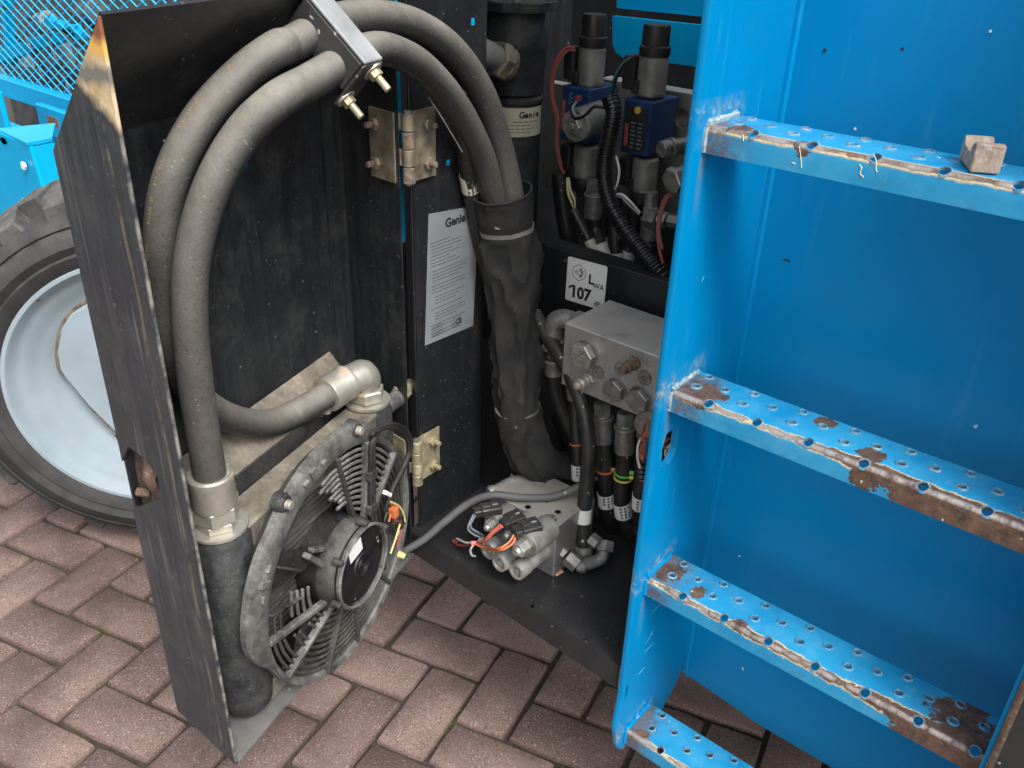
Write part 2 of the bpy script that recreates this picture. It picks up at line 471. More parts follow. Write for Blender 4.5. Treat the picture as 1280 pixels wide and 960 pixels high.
def plastic_dusty(name, base=(.02, .02, .02), dust=.75, dcol=(.17, .16, .14)):
    n = N(name)
    up = n.mr(n.nz, -.3, .8)
    a = n.mr(n.noise(28, 6, .72), .33, .68); bb = n.mr(n.noise(150, 4, .7), .35, .7)
    d = n.mul(n.mul(a, n.add(n.mul(up, .6), .4)), n.add(n.mul(bb, .5), .5))
    col = n.mix(n.mul(d, dust), base, dcol)
    col = n.mix(n.mul(n.specks(260, .25, .2), .2), col, (.3, .28, .24))
    n.set('Base Color', col).set('Roughness', n.mixf(d, .48, .9)).set('Specular IOR Level', .4)
    n.bump(n.noise(300, 4, .7), .4, .001)
    return n.m

def rust_mat(name, a=(.05, .03, .022), b=(.17, .1, .065), c=(.26, .21, .17)):
    n = N(name)
    col = n.mix(n.mr(n.noise(60, 6, .7), .35, .65), a, b)
    col = n.mix(n.mul(n.mr(n.noise(160, 5, .7), .5, .7), .7), col, c)
    n.set('Base Color', col).set('Roughness', .8)
    n.bump(n.noise(170, 5, .7), .7, .001)
    return n.m

def stained_zinc(name):
    n = N(name)
    col = n.mix(n.mr(n.noise(40, 5, .65), .3, .7), (.3, .285, .235), (.5, .475, .41))
    ru = n.mul(n.mr(n.noise(32, 5, .7), .56, .64), .85)
    col = n.mix(ru, col, (.42, .19, .07))
    du = n.mul(n.mr(n.nz, -.2, .8), .6)
    col = n.mix(du, col, (.42, .405, .36))
    n.set('Base Color', col).set('Roughness', n.mixf(ru, .42, .85)).set('Metallic', n.mixf(ru, .55, 0.0))
    n.bump(n.noise(200, 4, .7), .35, .001)
    return n.m

def alu(name, base=(.52, .52, .51), dust=.7):
    n = N(name)
    f = n.noise(1, 4, .7, n.mapv(n.pos, (400, 40, 60)))
    col = n.mix(n.mr(f, .3, .7), tuple(c*.8 for c in base), base)
    d = n.mul(n.mul(n.mr(n.nz, .2, .9), n.mr(n.noise(18, 5, .65), .25, .65)), dust)
    col = n.mix(d, col, (.33, .305, .265))
    st = n.mul(n.mr(n.noise(35, 5, .7), .58, .7), .45)
    col = n.mix(st, col, (.09, .085, .08))
    n.set('Base Color', col).set('Roughness', n.mixf(d, .42, .85)).set('Metallic', n.mixf(d, .75, 0.0))
    n.bump(n.noise(250, 3), .2, .001)
    return n.m

def flat(name, col, rough=.55, metal=0): return simple(name, col, rough, metal, .1, 60, rvar=.06)

M = {}
M['blue'] = blue_paint('blue_paint', (.0, .215, .44))
M['blue_in'] = blue_paint('blue_paint_ladder', (.0, .2, .44), .22, .09)
M['blue_web'] = blue_paint('blue_paint_stringer', (.0, .2, .44), .3, .09, (1.181, .883, .6035, .3165))
M['black'] = black_paint('black_paint_cabinet', dust=.35)
M['floor'] = black_paint('black_paint_floor', (.016, .0165, .018), .4)
M['door'] = black_paint('black_paint_door', (.011, .0125, .0145), .95, axis_obj=True)
M['flange'] = black_paint('black_paint_flange', (.02, .0245, .03), .9, axis_obj=True, flange=True)
M['tray'] = simple('dusty_grey_tray', (.1, .1, .097), .8, var=.35, vs=16, dust=.7, dcol=(.2, .19, .175), speck=.15, bump=.2)
M['hose'] = hose_mat('dusty_hose_rubber')
M['hose_dark'] = hose_mat('dark_hose_rubber', (.02, .019, .018), .35, (.16, .14, .12))
M['rubber'] = simple('black_hose_rubber', (.012, .012, .012), .42, var=.3, dust=.25, speck=.06, bump=.1)
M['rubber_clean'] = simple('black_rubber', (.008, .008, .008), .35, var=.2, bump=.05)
M['sleeve'] = fabric_mat('black_nylon_sleeve')
M['brick'] = brick_mat('red_concrete_paver')
M['sand'] = sand_mat('mossy_joint_sand')
M['tyre'] = simple('tyre_rubber', (.02, .02, .021), .75, var=.35, vs=14, dust=.55, dcol=(.14, .13, .115), ds=16, bump=.35, bs=140)
M['lug'] = simple('tyre_lug_rubber', (.028, .028, .028), .8, var=.4, vs=20, dust=.7, dcol=(.2, .19, .17), ds=20, bump=.4, bs=120)
M['rim'] = simple('pale_blue_rim_paint', (.26, .325, .365), .5, var=.09, vs=9, dust=.3, dcol=(.25, .24, .2), speck=.015, scol=(.2, .12, .06), sscale=40)
M['seam'] = rust_mat('rim_seam_rust', (.06, .045, .03), (.2, .15, .1))
M['zinc'] = stained_zinc('stained_zinc_fitting')
M['steel'] = simple('grey_steel', (.25, .25, .235), .42, .7, .35, 60, dust=.45, dcol=(.15, .14, .12), bump=.2)
M['steel_bright'] = simple('bright_zinc', (.4, .4, .37), .45, .75, .25, 80, dust=.2, bump=.1)
M['coil'] = simple('grey_coil_zinc', (.23, .23, .212), .5, .35, .3, 50, dust=.45, dcol=(.15, .135, .11), bump=.25)
M['brass'] = simple('yellow_zinc_hinge', (.4, .35, .23), .45, .55, .4, 45, dust=.5, dcol=(.2, .17, .12), bump=.4, bs=150)
M['hinge_brown'] = simple('grimy_bronze_hinge', (.24, .205, .15), .5, .45, .4, 50, dust=.45, dcol=(.12, .1, .075), bump=.4, bs=160)
M['hinge_rust'] = rust_mat('hinge_knuckle_rust', (.08, .055, .04), (.2, .15, .11), (.33, .29, .23))
M['alu'] = alu('aluminium_block')
M['alu_dull'] = alu('aluminium_block_dull', (.4, .39, .37), .75)
M['plast'] = plastic_dusty('dusty_black_plastic')
M['plast_lt'] = plastic_dusty('chalky_black_plastic', (.035, .035, .034), .95, (.33, .32, .295))
M['shroud'] = plastic_dusty('fan_shroud_plastic', (.03, .03, .029), .95, (.33, .315, .285))
M['plast_dk'] = plastic_dusty('fan_blade_plastic', (.01, .01, .01), .35, (.09, .085, .075))
M['cooler'] = plastic_dusty('dusty_cooler_paint', (.1, .09, .075), 1, (.33, .285, .22))
M['tank'] = plastic_dusty('cooler_tank_paint', (.014, .0155, .017), .75, (.15, .15, .145))
M['fins'] = simple('cooler_fins', (.075, .073, .07), .6, .1, .4, 60, dust=.4, dcol=(.1, .09, .08))
M['motor'] = simple('black_motor_cap', (.008, .008, .0085), .38, var=.2, dust=.12, speck=.05)
M['bracket'] = simple('grey_bracket_top', (.24, .25, .255), .6, var=.25, vs=25, dust=.35, dcol=(.3, .3, .29), bump=.2)
M['bracket_side'] = simple('black_bracket_side', (.02, .02, .02), .6, var=.4, vs=25, dust=.35, speck=.2)
M['white'] = simple('white_label', (.7, .7, .67), .5, var=.06, vs=30)
M['cream'] = simple('cream_label', (.58, .55, .4), .5, var=.08, vs=30)
M['silver'] = simple('silver_rating_plate', (.23, .25, .265), .5, .15, .08, 20, rvar=.05)
M['print'] = flat('black_print', (.015, .015, .016), .6)
M['print_grey'] = flat('grey_print', (.1, .1, .1), .6)
M['print_red'] = flat('red_print', (.35, .08, .08), .6)
M['yellow'] = flat('yellow_plastic', (.6, .4, .05), .5)
M['valve_blue'] = simple('valve_body_blue', (.004, .035, .12), .4, var=.2, dust=.2)
M['conn'] = simple('black_connector', (.012, .012, .0125), .5, var=.25, dust=.2)
M['cond'] = simple('corrugated_conduit', (.012, .012, .014), .35, var=.2)
M['w_red'] = flat('wire_red', (.24, .04, .035)); M['w_orange'] = flat('wire_orange', (.5, .14, .05)); M['w_white'] = flat('wire_white', (.6, .58, .52))
M['w_yellow'] = flat('wire_yellow', (.55, .48, .2)); M['w_grey'] = flat('wire_grey', (.2, .23, .25)); M['w_black'] = flat('wire_black', (.012, .012, .012), .45)
M['w_brown'] = flat('wire_brown', (.16, .06, .04)); M['w_pink'] = flat('wire_pink', (.6, .12, .16)); M['w_green'] = flat('tie_green', (.12, .5, .08)); M['w_yg'] = flat('tie_yellow', (.6, .6, .08))
M['tie'] = simple('grey_cable_tie', (.14, .14, .13), .55, dust=.4)
M['rust'] = rust_mat('rusty_steel'); M['rust_l'] = rust_mat('rusty_offcut', (.2, .15, .115), (.33, .27, .21), (.45, .42, .37))
M['rust_d'] = rust_mat('dark_rusty_edge', (.04, .026, .02), (.1, .06, .04), (.2, .16, .13))
M['hole_rim'] = rust_mat('chipped_hole_rim', (.02, .15, .28), (.1, .26, .36), (.38, .36, .3))
M['weld'] = rust_mat('scuffed_weld', (.06, .16, .22), (.3, .38, .4), (.5, .5, .47))
M['copper'] = flat('copper_scrap', (.6, .3, .2), .45, .2)
M['grey_cover'] = simple('dark_grey_cover', (.02, .023, .024), .55, var=.3, vs=8, dust=.3, speck=.05)
M['mesh'] = simple('blue_mesh_paint', (.02, .36, .6), .45, var=.2, vs=30)
M['frame_blue'] = blue_paint('blue_paint_chassis', (.0, .33, .6), .3, .04)
M['dim'] = simple('engine_grime', (.06, .065, .07), .7, var=.5, vs=12, dust=.4)
M['chan'] = simple('grey_step_channel', (.17, .165, .15), .7, var=.35, vs=25, dust=.5, dcol=(.27, .25, .21), bump=.3)


# ------------------------------------------------------------------ ground: herringbone paving
gm = MB(); gm.bm.verts.new((-30, -30, -.0135)); gm.bm.verts.new((30, -30, -.0135)); gm.bm.verts.new((30, 30, -.0135)); gm.bm.verts.new((-30, 30, -.0135)); gm.bm.faces.new(gm.bm.verts)
ground = obj('ground', gm, M['sand'], kind='structure'); WM[ground.name] = I4.copy()
LO = V((-.059, .063)); LI = V((.104, .030)); LJ = V((-.0245, .1035))
def brick_mesh(k, var):
    rnd = random.Random(var*7+k)
    ex, ey = (2, 1) if k == 'B' or k == 1 else (1, 2)
    b = MB(); cs = []
    px_, py_ = LI.length, LJ.length
    for sx, sy in ((-1, -1), (1, -1), (1, 1), (-1, 1)):
        a = sx*(ex/2-.0037/px_) ; c = sy*(ey/2-.0037/py_)
        cs.append((LI*a+LJ*c, sx, sy))
    n = 2
    poly = []
    for q in range(4):
        p0, p1 = cs[q][0], cs[(q+1) % 4][0]
        L = (p1-p0).length; m = 5 if L > .15 else 3
        nn = V((p1.y-p0.y, p0.x-p1.x)).normalized()
        for j in range(m):
            t = (j+(.06 if j == 0 else 0))/m
            poly.append(p0.lerp(p1, t) - nn*(rnd.random()*.0022 + (.003 if j == 0 else 0)))
    lo = [b.bm.verts.new((p.x, p.y, -.03)) for p in poly]
    mid = [b.bm.verts.new((p.x, p.y, -.0045+rnd.uniform(-.0012, .0008))) for p in poly]
    top = [b.bm.verts.new((p.x*(1-.0045/abs(p.length)), p.y*(1-.0045/abs(p.length)), rnd.uniform(-.0006, .0004))) for p in poly]
    m = len(poly)
    for i in range(m):
        j = (i+1) % m
        b.bm.faces.new((lo[i], lo[j], mid[j], mid[i])); b.bm.faces.new((mid[i], mid[j], top[j], top[i]))
    b.bm.faces.new(top)
    return b.mesh('brick', 60)
BM = {(k, v): brick_mesh(k, v) for k in (0, 1) for v in range(6)}
for m_ in BM.values(): m_.materials.append(M['brick'])
cells = []
for i in range(-40, 30):
    for j in range(-25, 45):
        d = (i-j) % 4
        if d == 3: k, ci, cj = 1, i+1, j+.5
        elif d == 2: k, ci, cj = 0, i+.5, j+1
        else: continue
        c = LO+LI*ci+LJ*cj
        if abs(c.x+1) > 3 or abs(c.y-1) > 2.6: continue
        q = V((c.x, c.y, 0))-CAM
        vis = False; dist = q.length
        if q.dot(_F) > .2:
            x, y = proj(V((c.x, c.y, 0))); vis = -130 < x < 1420 and 520 < y < 1100
        cells.append((0 if vis else 1, dist, k, c))
cells.sort(key=lambda t: (t[0], t[1]))
for idx, (_, _, k, c) in enumerate(cells[:240]):
    o = bpy.data.objects.new('brick', BM[(k, random.randrange(6))]); C.objects.link(o); o.parent = ground
    o.location = (c.x+random.uniform(-.0015, .0015), c.y+random.uniform(-.0015, .0015), random.uniform(-.0025, .001))
    o.rotation_euler = (random.uniform(-.008, .008), random.uniform(-.008, .008), random.uniform(-.008, .008))
far = MB()
for _, _, k, c in cells[240:]:
    ex, ey = (2, 1) if k else (1, 2)
    a = LI*(ex/2-.035); b_ = LJ*(ey/2-.035)
    q = [c+a*sx+b_*sy for sx, sy in ((-1, -1), (1, -1), (1, 1), (-1, 1))]
    far.prism([(p.x, p.y) for p in q], -.03, -.001)
obj('far_bricks', far, M['brick'], ground, kind='stuff')

# ------------------------------------------------------------------ ladder
LX0, LX1, LY = -.415, .002, .80
RZ = (1.181, .883, .6035, .3165)
lad = thing('ladder', 'bright blue steel ladder with worn perforated rungs beside the open cabinet', 'ladder', (-.2, .9, .25))
YZ = lambda x: Matrix(((0, 0, 1, x), (1, 0, 0, 0), (0, 1, 0, 0), (0, 0, 0, 1)))   # (y,z,h) -> (h+x,y,z)
def stringer(x, th, cut):
    poly = [(.781, 1.62), (.781, .40), (.772, .345), (.785, .292), (.80, .272), (.86, .262), (.912, .256), (.958, .29), (.975, .36), (.975, 1.62)]
    b = MB().prism(poly, 0, th, YZ(x), bev=.0022)
    me = b.mesh('stringer')
    if cut:
        s = MB().prism([(.803, .776), (.800, .802), (.806, .822), (.832, .822), (.836, .812), (.836, .786), (.83, .776), (.822, .770)], -.03, .05, YZ(x))
        me = boolean(me, s.mesh('c'))
        s = MB().prism([(.7895+.0035*math.cos(a), .403+.016*math.sin(a)) for a in [k*PI/5 for k in range(10)]], -.03, .05, YZ(x))
        me = boolean(me, s.mesh('c'))
    return me
st = obj('stringer', stringer(LX0-.009, .009, True), M['blue_web'], lad)
# rolled front edge of the left stringer
st2 = obj('stringer', stringer(LX1, .007, False), M['rust_d'], lad, label='right side plate with rusty bare edge')
skin = MB().box((LX1-.0022, .878, .95), (.004, .185, 1.3)); sub('paint_skin', skin, M['blue_in'], st2)
bp = MB().box(((LX0+LX1)/2, .974, .95), (LX1-LX0-.004, .005, 1.345), bev=.002)
cut = MB().prism([(-.6, .2), (-.6, .29), (-.4172, .281), (-.404, .294), (-.39, .2925), (-.31, .2835), (-.25, .2705), (-.1, .262), (.2, .255), (.2, .2)], .9, 1.05, Matrix(((1, 0, 0, 0), (0, 0, 1, 0), (0, 1, 0, 0), (0, 0, 0, 1))))
bpan = obj('back_panel', boolean(bp.mesh('b'), cut.mesh('c')), M['blue_in'], lad)
fil = MB().tube([(LX0+.002, .971, .30), (LX0+.002, .971, 1.62)], .005, 6, sm=False); sub('weld_seam', fil, M['blue_in'], bpan)
# small bolt holes and drips on the panel
for px, py, mm, r in ((1031, 63, 'print', .0022), (1128, 61, 'print', .0016), (1238, 39, 'white', .0014), (1069, 161, 'white', .0015)):
    c = PY(px, py, .9714); sub('speck', MB().cyl(c, c-V((0, .0006, 0)), r, r, 8), M[mm], bpan)
for px, py, r in ((1030, 440, .004), (1168, 743, .003)):
    pass
c = PX(877, 538, LX0); b = MB(); b.lathe([(.001, .009), (.006, .0085), (.010, .005), (.0115, 0)], frame(c, (1, 0, 0)), 12); obj('weld_blob', b, M['weld'], st)

def rung_profile():
    R = .0055; pts = []   # (y, z, v) over the outer surface, tread back to apron bottom
    pts.append((.868, -.014)); pts.append((.868, -.002)); pts.append((.866, 0))
    for t in (.25, .5, .75): pts.append((.866-(.866-LY-R)*t, 0))
    for k in range(7):
        a = PI/2*k/6; pts.append((LY+R-R*math.sin(a), -R+R*math.cos(a)))
    pts.append((LY, -.014)); pts.append((LY+.0005, -.027))
    return pts
def rung_mesh(zt, L, x0):
    pr = rung_profile(); out = [V((0, y, z)) for y, z in pr]
    th = .003; inn = []
    for i, p in enumerate(out):
        a = out[max(i-1, 0)]; b = out[min(i+1, len(out)-1)]; t = (b-a).normalized(); n = V((0, -t.z, t.y))
        inn.append(p - n*-th if False else p + V((0, t.z, -t.y))*-th)
    # choose the inward side: towards tread underside
    c = V((0, .83, -.02))
    for i, p in enumerate(out):
        if (inn[i]-c).length > (p-c).length: inn[i] = p*2-inn[i]
    bm = bmesh.new(); ring = out+inn[::-1]; NX = 2
    A = [bm.verts.new((x0, p.y, zt+p.z)) for p in ring]; B = [bm.verts.new((x0+L, p.y, zt+p.z)) for p in ring]
    n = len(ring); bm.faces.new(A[::-1]); bm.faces.new(B)
    for i in range(n): bm.faces.new((A[i], A[(i+1) % n], B[(i+1) % n], B[i]))
    bmesh.ops.recalc_face_normals(bm, faces=bm.faces)
    me = bpy.data.meshes.new('rung'); bm.to_mesh(me); bm.free(); return me
def rung_holes(zt, x0, L, ph):
    """perforation: two staggered rows on the tread and one row of slots broken through the nose"""
    cut = MB(); rim = MB(); P = .0585; rn = random.Random(int(zt*100))
    for k in range(-1, 8):
        xn = x0+.0455+P*k+ph
        for xx, yy, r in ((xn+.029, LY+.0285, .0042), (xn-.001, LY+.0435, .004), (xn+.029, LY+.0580, .0038)):
            if x0+.014 < xx < x0+L-.010:
                cut.cyl((xx, yy, zt-.01), (xx, yy, zt+.012), r, r, 14)
                rim.lathe([(r*.99, -.001), (r*1.06, .0014), (r*1.22, .0017), (r*1.75, -.0004)], frame((xx, yy, zt), (0, 0, 1)), 16, caps=False)
        if x0+.03 < xn < x0+L-.01:
            cut.lathe([(.0050, -.012), (.0050, .012)], frame((xn, LY+.0055, zt-.002), (0, -.55, .83)), 14)
            rim.lathe([(.0050, -.0012), (.0053, .0006), (.0060, .0005), (.0072, -.0012)], frame((xn, LY+.0048, zt-.0010), (0, -.5, .86)), 16, caps=False)
    return cut, rim
PT = [[(.03, -.012, .013), (.10, 0, .010)], [(.028, -.018, .03), (.222, -.022, .018), (.225, .008, .016), (.158, -.052, .013)], [(.018, -.03, .022), (.062, -.018, .013), (.13, -.006, .012), (.385, -.03, .042)], [(.02, -.008, .012)]]
WE = [(.0044, .0022, None), (.005, .0095, .235), (.003, .0075, .305), (.0035, .004, None)]
for i, zt in enumerate(RZ):
    x0 = LX0+.0015; L = LX1-.002-x0
    me = rung_mesh(zt, L, x0); cut, rim = rung_holes(zt, x0, L, (.002, .0, .006, .01)[i])
    me = boolean(me, cut.mesh('c'))
    uvl = me.uv_layers.new(name='UVMap')
    for lp in me.loops:
        co = me.vertices[lp.vertex_index].co
        y, z = co.y-LY, co.z-zt
        v = (-(y-.0028)) if z > -.0022 and y > .0016 else (-z-.0016 if y < .006 else .02)
        uvl.data[lp.index].uv = (co.x-x0, v)
    me.polygons.foreach_set('use_smooth', [True]*len(me.polygons)); me.set_sharp_from_angle(angle=math.radians(28))
    me.materials.clear()
    rr = obj('rung', me, rung_mat('rung_paint_worn', i*2.31+1, WE[i][0]*.55, WE[i][1]*.9, WE[i][2], PT[i], (.3, .75, .8, .6)[i], (.2, .36, .33, .3)[i]), lad)
    sub('hole_rims', rim, M['hole_rim'], rr, kind='stuff')
    wb = MB(); rn = random.Random(i)
    pts = [V((LX0+.001, LY+.002+.060*k/14, zt+.001+rn.uniform(-.001, .001))) for k in range(15)]
    wb.tube(pts, [.0025+rn.random()*.0022 for _ in pts], 6, sm=False)
    wb.tube([(LX0+.001, LY+.001, zt-.002), (LX0+.001, LY, zt-.012), (LX0+.001, LY+.001, zt-.026)], .0032, 6, n=3)
    sub('weld_bead', wb, M['weld'] if i in (0, 1) else M['blue_in'], rr)

def stroke(pts, name, mat, parent, plane):
    b = MB()
    Q = [plane(px, py) for px, py in pts]
    b.tube(Q, [.0003]+[.0005]*(len(Q)-2)+[.0004] if len(Q) > 2 else .0005, 5, n=3, flat=1); sub(name, b, mat, parent)
scm = simple('pale_scratch', (.2, .42, .55), .6, var=.3, vs=300)
for pts in (((806, 806), (813, 795), (816, 788)), ((806, 815), (818, 803)), ((798, 843), (806, 834)), ((880, 345), (877, 352)), ((812, 770), (822, 758), (826, 750))):
    stroke(pts, 'scratch', scm, st, lambda x, y: PX(x, y, LX0-.0002))
r1 = [o for o in bpy.data.objects if o.name == 'rung'][0]
for pts in (((1074, 205), (1077, 210), (1075, 216), (1077, 220)), ((1091, 192), (1095, 200), (1095, 212), (1097, 215)), ((999, 183), (1001, 197), (1002, 210)), ((1078, 219), (1079, 222)), ((929, 168), (929, 176)), ((990, 203), (994, 205))):
    stroke(pts, 'paint_drip', M['cream'], r1, lambda x, y: PY(x, y, LY-.0001))
# dark cover right of the ladder
gc = thing('plastic_cover', 'dark grey plastic cover right of the ladder foot', 'cover', (.2, .95, .3))
q = [PY(x, y, .86) for x, y in ((1238, 962), (1283, 866), (1330, 790), (1420, 760), (1420, 1060), (1210, 1060))]
b = quad_slab(q, (0, 1, 0), .10)
bmesh.ops.bevel(b.bm, geom=list(b.bm.edges), offset=.006, segments=2, affect='EDGES')
obj('cover_shell', b, M['grey_cover'], gc)
mb_ = thing('machine_body', 'black machine body behind and right of the blue ladder with added light-blocking wall', 'machine body', (.2, 1.2, .1))
obj('side_panel', MB().box((.46, .985, .93), (.90, .01, 1.36)), M['rubber_clean'], mb_)
obj('light_block_wall', MB().box((.25, 1.30, .82), (1.33, .02, 1.58)), M['rubber_clean'], mb_)  # unseen dark wall added to block light and darken the bricks behind the ladder
obj('under_plate', MB().box((.24, 1.145, .36), (1.33, .29, .01)), M['rubber_clean'], mb_)

# rusty offcut lying on the top rung
z = RZ[0]; p0 = PZ(1212, 216, z+.001); ox = (PZ(1249, 219, z+.001)-p0); wd = ox.length; ox.normalize(); oy = V((-ox.y, ox.x, 0))
Mo = Matrix(((ox.x, oy.x, 0, p0.x), (ox.y, oy.y, 0, p0.y), (0, 0, 1, z+.0012), (0, 0, 0, 1)))
b = MB().prism([(0, 0), (.044, .001), (.044, .021), (.0385, .0225), (.034, .014), (.015, .0125), (.0115, .0225), (.006, .024), (0, .0235)], 0, wd, Mo @ Matrix(((0, 0, 1, 0), (1, 0, 0, 0), (0, 1, 0, 0), (0, 0, 0, 1))), bev=.0012)
tag(obj('steel_offcut', b, M['rust_l']), 'small rusty steel offcut lying on the top ladder rung', 'steel scrap')

# ------------------------------------------------------------------ cabinet door
door = thing('cabinet_door', 'open black steel cabinet door with rust burnt top corner', 'door', M=MD)
DD = .118; ZB = .40; ZK = 1.155; ZT = 1.2815; UO, UI = .03, .491; HU = .4495; T = .003
dp = obj('door_panel', quad_slab([(UO, DD, ZB), (UI, DD, ZB), (UI, DD, ZK), (UO, DD, ZK)], (0, 1, 0), T), M['door'], door, rel=True)
obj('slanted_panel', quad_slab([(UO, DD, ZK), (UI+.004, DD, ZK), (HU+.002, 0, ZT), (.0, 0, ZT)], (0, .7, .7), T), M['door'], door, rel=True)
fl = quad_slab([(0, 0, ZB), (UO-.0015, DD, ZB+.012), (UO-.0015, DD, ZK), (.0, 0.0, ZT)], (-1, .25, 0), .0035)
bmesh.ops.bevel(fl.bm, geom=list(fl.bm.edges), offset=.001, segments=1, affect='EDGES')
# torn latch opening
fn_ = V((-DD, UO, 0)).normalized()
def PFl(px, py):
    p0 = MD @ V((0, 0, .5)); nw = MD.to_3x3() @ V((DD, -UO, 0)).normalized()
    return MDI @ PP(px, py, p0, nw)
hole = [PFl(*q) for q in ((165, 556), (186, 571), (199, 590), (203, 600), (204, 621), (188, 628), (166, 634), (160, 604), (157, 575))]
cb = MB(); off = V((DD, -UO, 0)).normalized()*.02
a = [cb.bm.verts.new(q-off) for q in hole]; c = [cb.bm.verts.new(q+off) for q in hole]
cb.bm.faces.new(a); cb.bm.faces.new(c[::-1])
for i in range(len(a)): cb.bm.faces.new((a[i], a[(i+1) % len(a)], c[(i+1) % len(a)], c[i]))
bmesh.ops.recalc_face_normals(cb.bm, faces=cb.bm.faces)
fo = obj('outer_flange', boolean(fl.mesh('f', sm=False), cb.mesh('c', sm=False)), M['flange'], door, rel=True)
lat = MB()
ql = [PFl(*q)+off*.5 for q in ((156, 545), (200, 575), (212, 640), (163, 652))]
lat.bm.faces.new([lat.bm.verts.new(q) for q in ql]); 
sub('latch_plate', lat, M['rust_d'], fo)
p1 = PFl(183, 585)+off*.3; p2 = PFl(186, 612)+off*.35
sub('latch_pawl', MB().tube([p1+V((0, 0, .02)), p1, p1.lerp(p2, .5)+off*-.2, p2], [.006, .008, .007, .006], 8, n=3), M['rust'], fo)
q = PFl(178, 622); sub('latch_bolt', MB().cyl(q+off*.5, q+off*.15+V((0, .012, .003)), .005, .005, 8, bev=.001), M['rust'], fo)
sub('torn_edge', MB().tube([PFl(*q)-off*.05 for q in ((146, 543), (158, 553), (166, 556), (187, 571), (199, 589))], [.002, .0035, .003, .0035, .002], 6, n=3), M['rust_d'], fo)
q = PFl(236, 897); sub('rust_spot', MB().cyl(q-off*.01, q+off*.15, .004, .004, 9), M['rust'], fo)
obj('hinge_flange', quad_slab([(UI+.002, DD+.002, ZB), (HU, .002, ZB), (HU, .002, ZT), (UI+.002, DD+.002, ZK)], (-1, .2, 0), .003), M['door'], door, rel=True)
tr = obj('bottom_tray', quad_slab([(.001, .0005, ZB), (UO, DD-.001, ZB), (UI-.002, DD-.001, ZB), (HU, .0005, ZB)], (0, 0, 1), .003), M['tray'], door, rel=True)
q = PDl(306, 207, DD-.0005); sub('chip_hole_dot', MB().lathe([(.0001, .0), (.004, .0)], frame(q, (0, -1, 0)) @ Matrix.Diagonal((1.5, .75, 1, 1)), 10), M['blue'], dp)  # added blue oval standing in for a small see-through hole
for px, py in ((336, 703), (284, 52), (205, 176)):
    q = PDl(px, py, DD-.0005); sub('chip_hole_dot', MB().lathe([(.0001, 0), (.0016, 0)], frame(q, (0, -1, 0)), 7), M['white'], dp)
b = MB().box((UI-.048, DD-.0012, (ZB+ZK)/2), (.0016, .0012, ZK-ZB-.02)); obj('panel_crease', b, M['door'], door, rel=True)

# ------------------------------------------------------------------ cabinet shell
cab = thing('hydraulic_cabinet', 'open black steel cabinet full of hydraulic blocks and hoses', 'cabinet', (-.6, .95, .4))
WX = -.849; FZ = .444; RY = 1.1
sw = obj('side_wall', MB().box((WX-.0025, .8945, .95), (.005, .149, 1.10), bev=.001), M['black'], cab)
sub('post_fold', MB().box((WX+.0012, .8235, .95), (.0024, .005, 1.095)), M['black'], sw)
flm = MB().prism([(WX-.012, .806), (-.432, .7915), (-.432, 1.70), (-1.24, 1.70), (-1.24, .985), (WX-.012, .985)], FZ-.004, FZ)
fl_ = flm.mesh('f', sm=False)
cut = MB()
for px, py, r in ((759.5, 796, .0032), (664, 757, .0055), (732, 801, .0055)):
    q = PZ(px, py, FZ); cut.cyl(q-V((0, 0, .02)), q+V((0, 0, .02)), r, r, 12)
cf = obj('cabinet_floor', boolean(fl_, cut.mesh('c')), M['floor'], cab)
sub('front_lip', MB().prism([(WX-.012, .8035), (-.432, .789), (-.432, .7918), (WX-.012, .8063)], .40, FZ-.0005), M['floor'], cf)
obj('shade_roof', MB().box((-.835, 1.10, 1.502), (.82, .32, .006)), M['black'], cab)  # unseen partial cover, added to dim the daylight on the valves
obj('back_wall', MB().box((-.77, 1.702, .97), (.94, .004, 1.06)), M['black'], cab)
obj('rear_side_wall', MB().box((-1.243, 1.34, .97), (.006, .72, 1.06)), M['black'], cab)
obj('end_wall', MB().box((-1.046, .972, .97), (.386, .005, 1.06)), M['black'], cab)
obj('right_wall', MB().box((-.428, 1.345, .97), (.005, .71, 1.06)), M['black'], cab)
rl = obj('rail', MB().box((-.685, RY+.002, .803), (.50, .004, .138), bev=.001), M['black'], cab)
sub('rail_top', MB().box((-.685, RY+.021, .8705), (.50, .034, .003)), M['black'], rl)
def plate_poly(pts, n, t, mat, name, parent, up=True):
    b = quad_slab(pts, n, t); return obj(name, b, mat, parent)
# blue plates high at the back
YB = 1.46
p = [PY(*q, YB) for q in ((770, -60), (900, -60), (900, 23), (771, 10))]
obj('upper_plate', quad_slab(p, (0, 1, 0), .006), M['blue'], cab, label='blue painted plate across the top of the cabinet')
p = [PY(*q, YB-.02) for q in ((765.5, 20), (900, 34), (900, 90), (862, 82), (778, 72), (770, 66), (765.5, 55))]
obj('lower_plate', quad_slab(p, (0, 1, 0), .012), M['blue'], cab, label='blue plate with rounded lower corner')
# blue flank seen through the slit at the hinge and through holes
fk = obj('outer_flank', MB().box((-1.02, .839, 1.13), (.27, .003, .40)), M['frame_blue'], cab, label='bright blue painted flank behind the hinge')
sub('flank_base', MB().box((-1.02, .8395, .66), (.27, .003, .535)), M['black'], fk)
q = PX(560, 203, WX+.0002); sub('sight_hole', MB().box(q, (.0006, .006, .0075)), M['frame_blue'], sw)
q = PX(591, 27, WX+.0002); sub('sight_hole', MB().box(q, (.0006, .006, .009)), M['frame_blue'], sw)
for px, py in ((531, 632), (538, 658), (668, 275), (694, 267)):
    pass
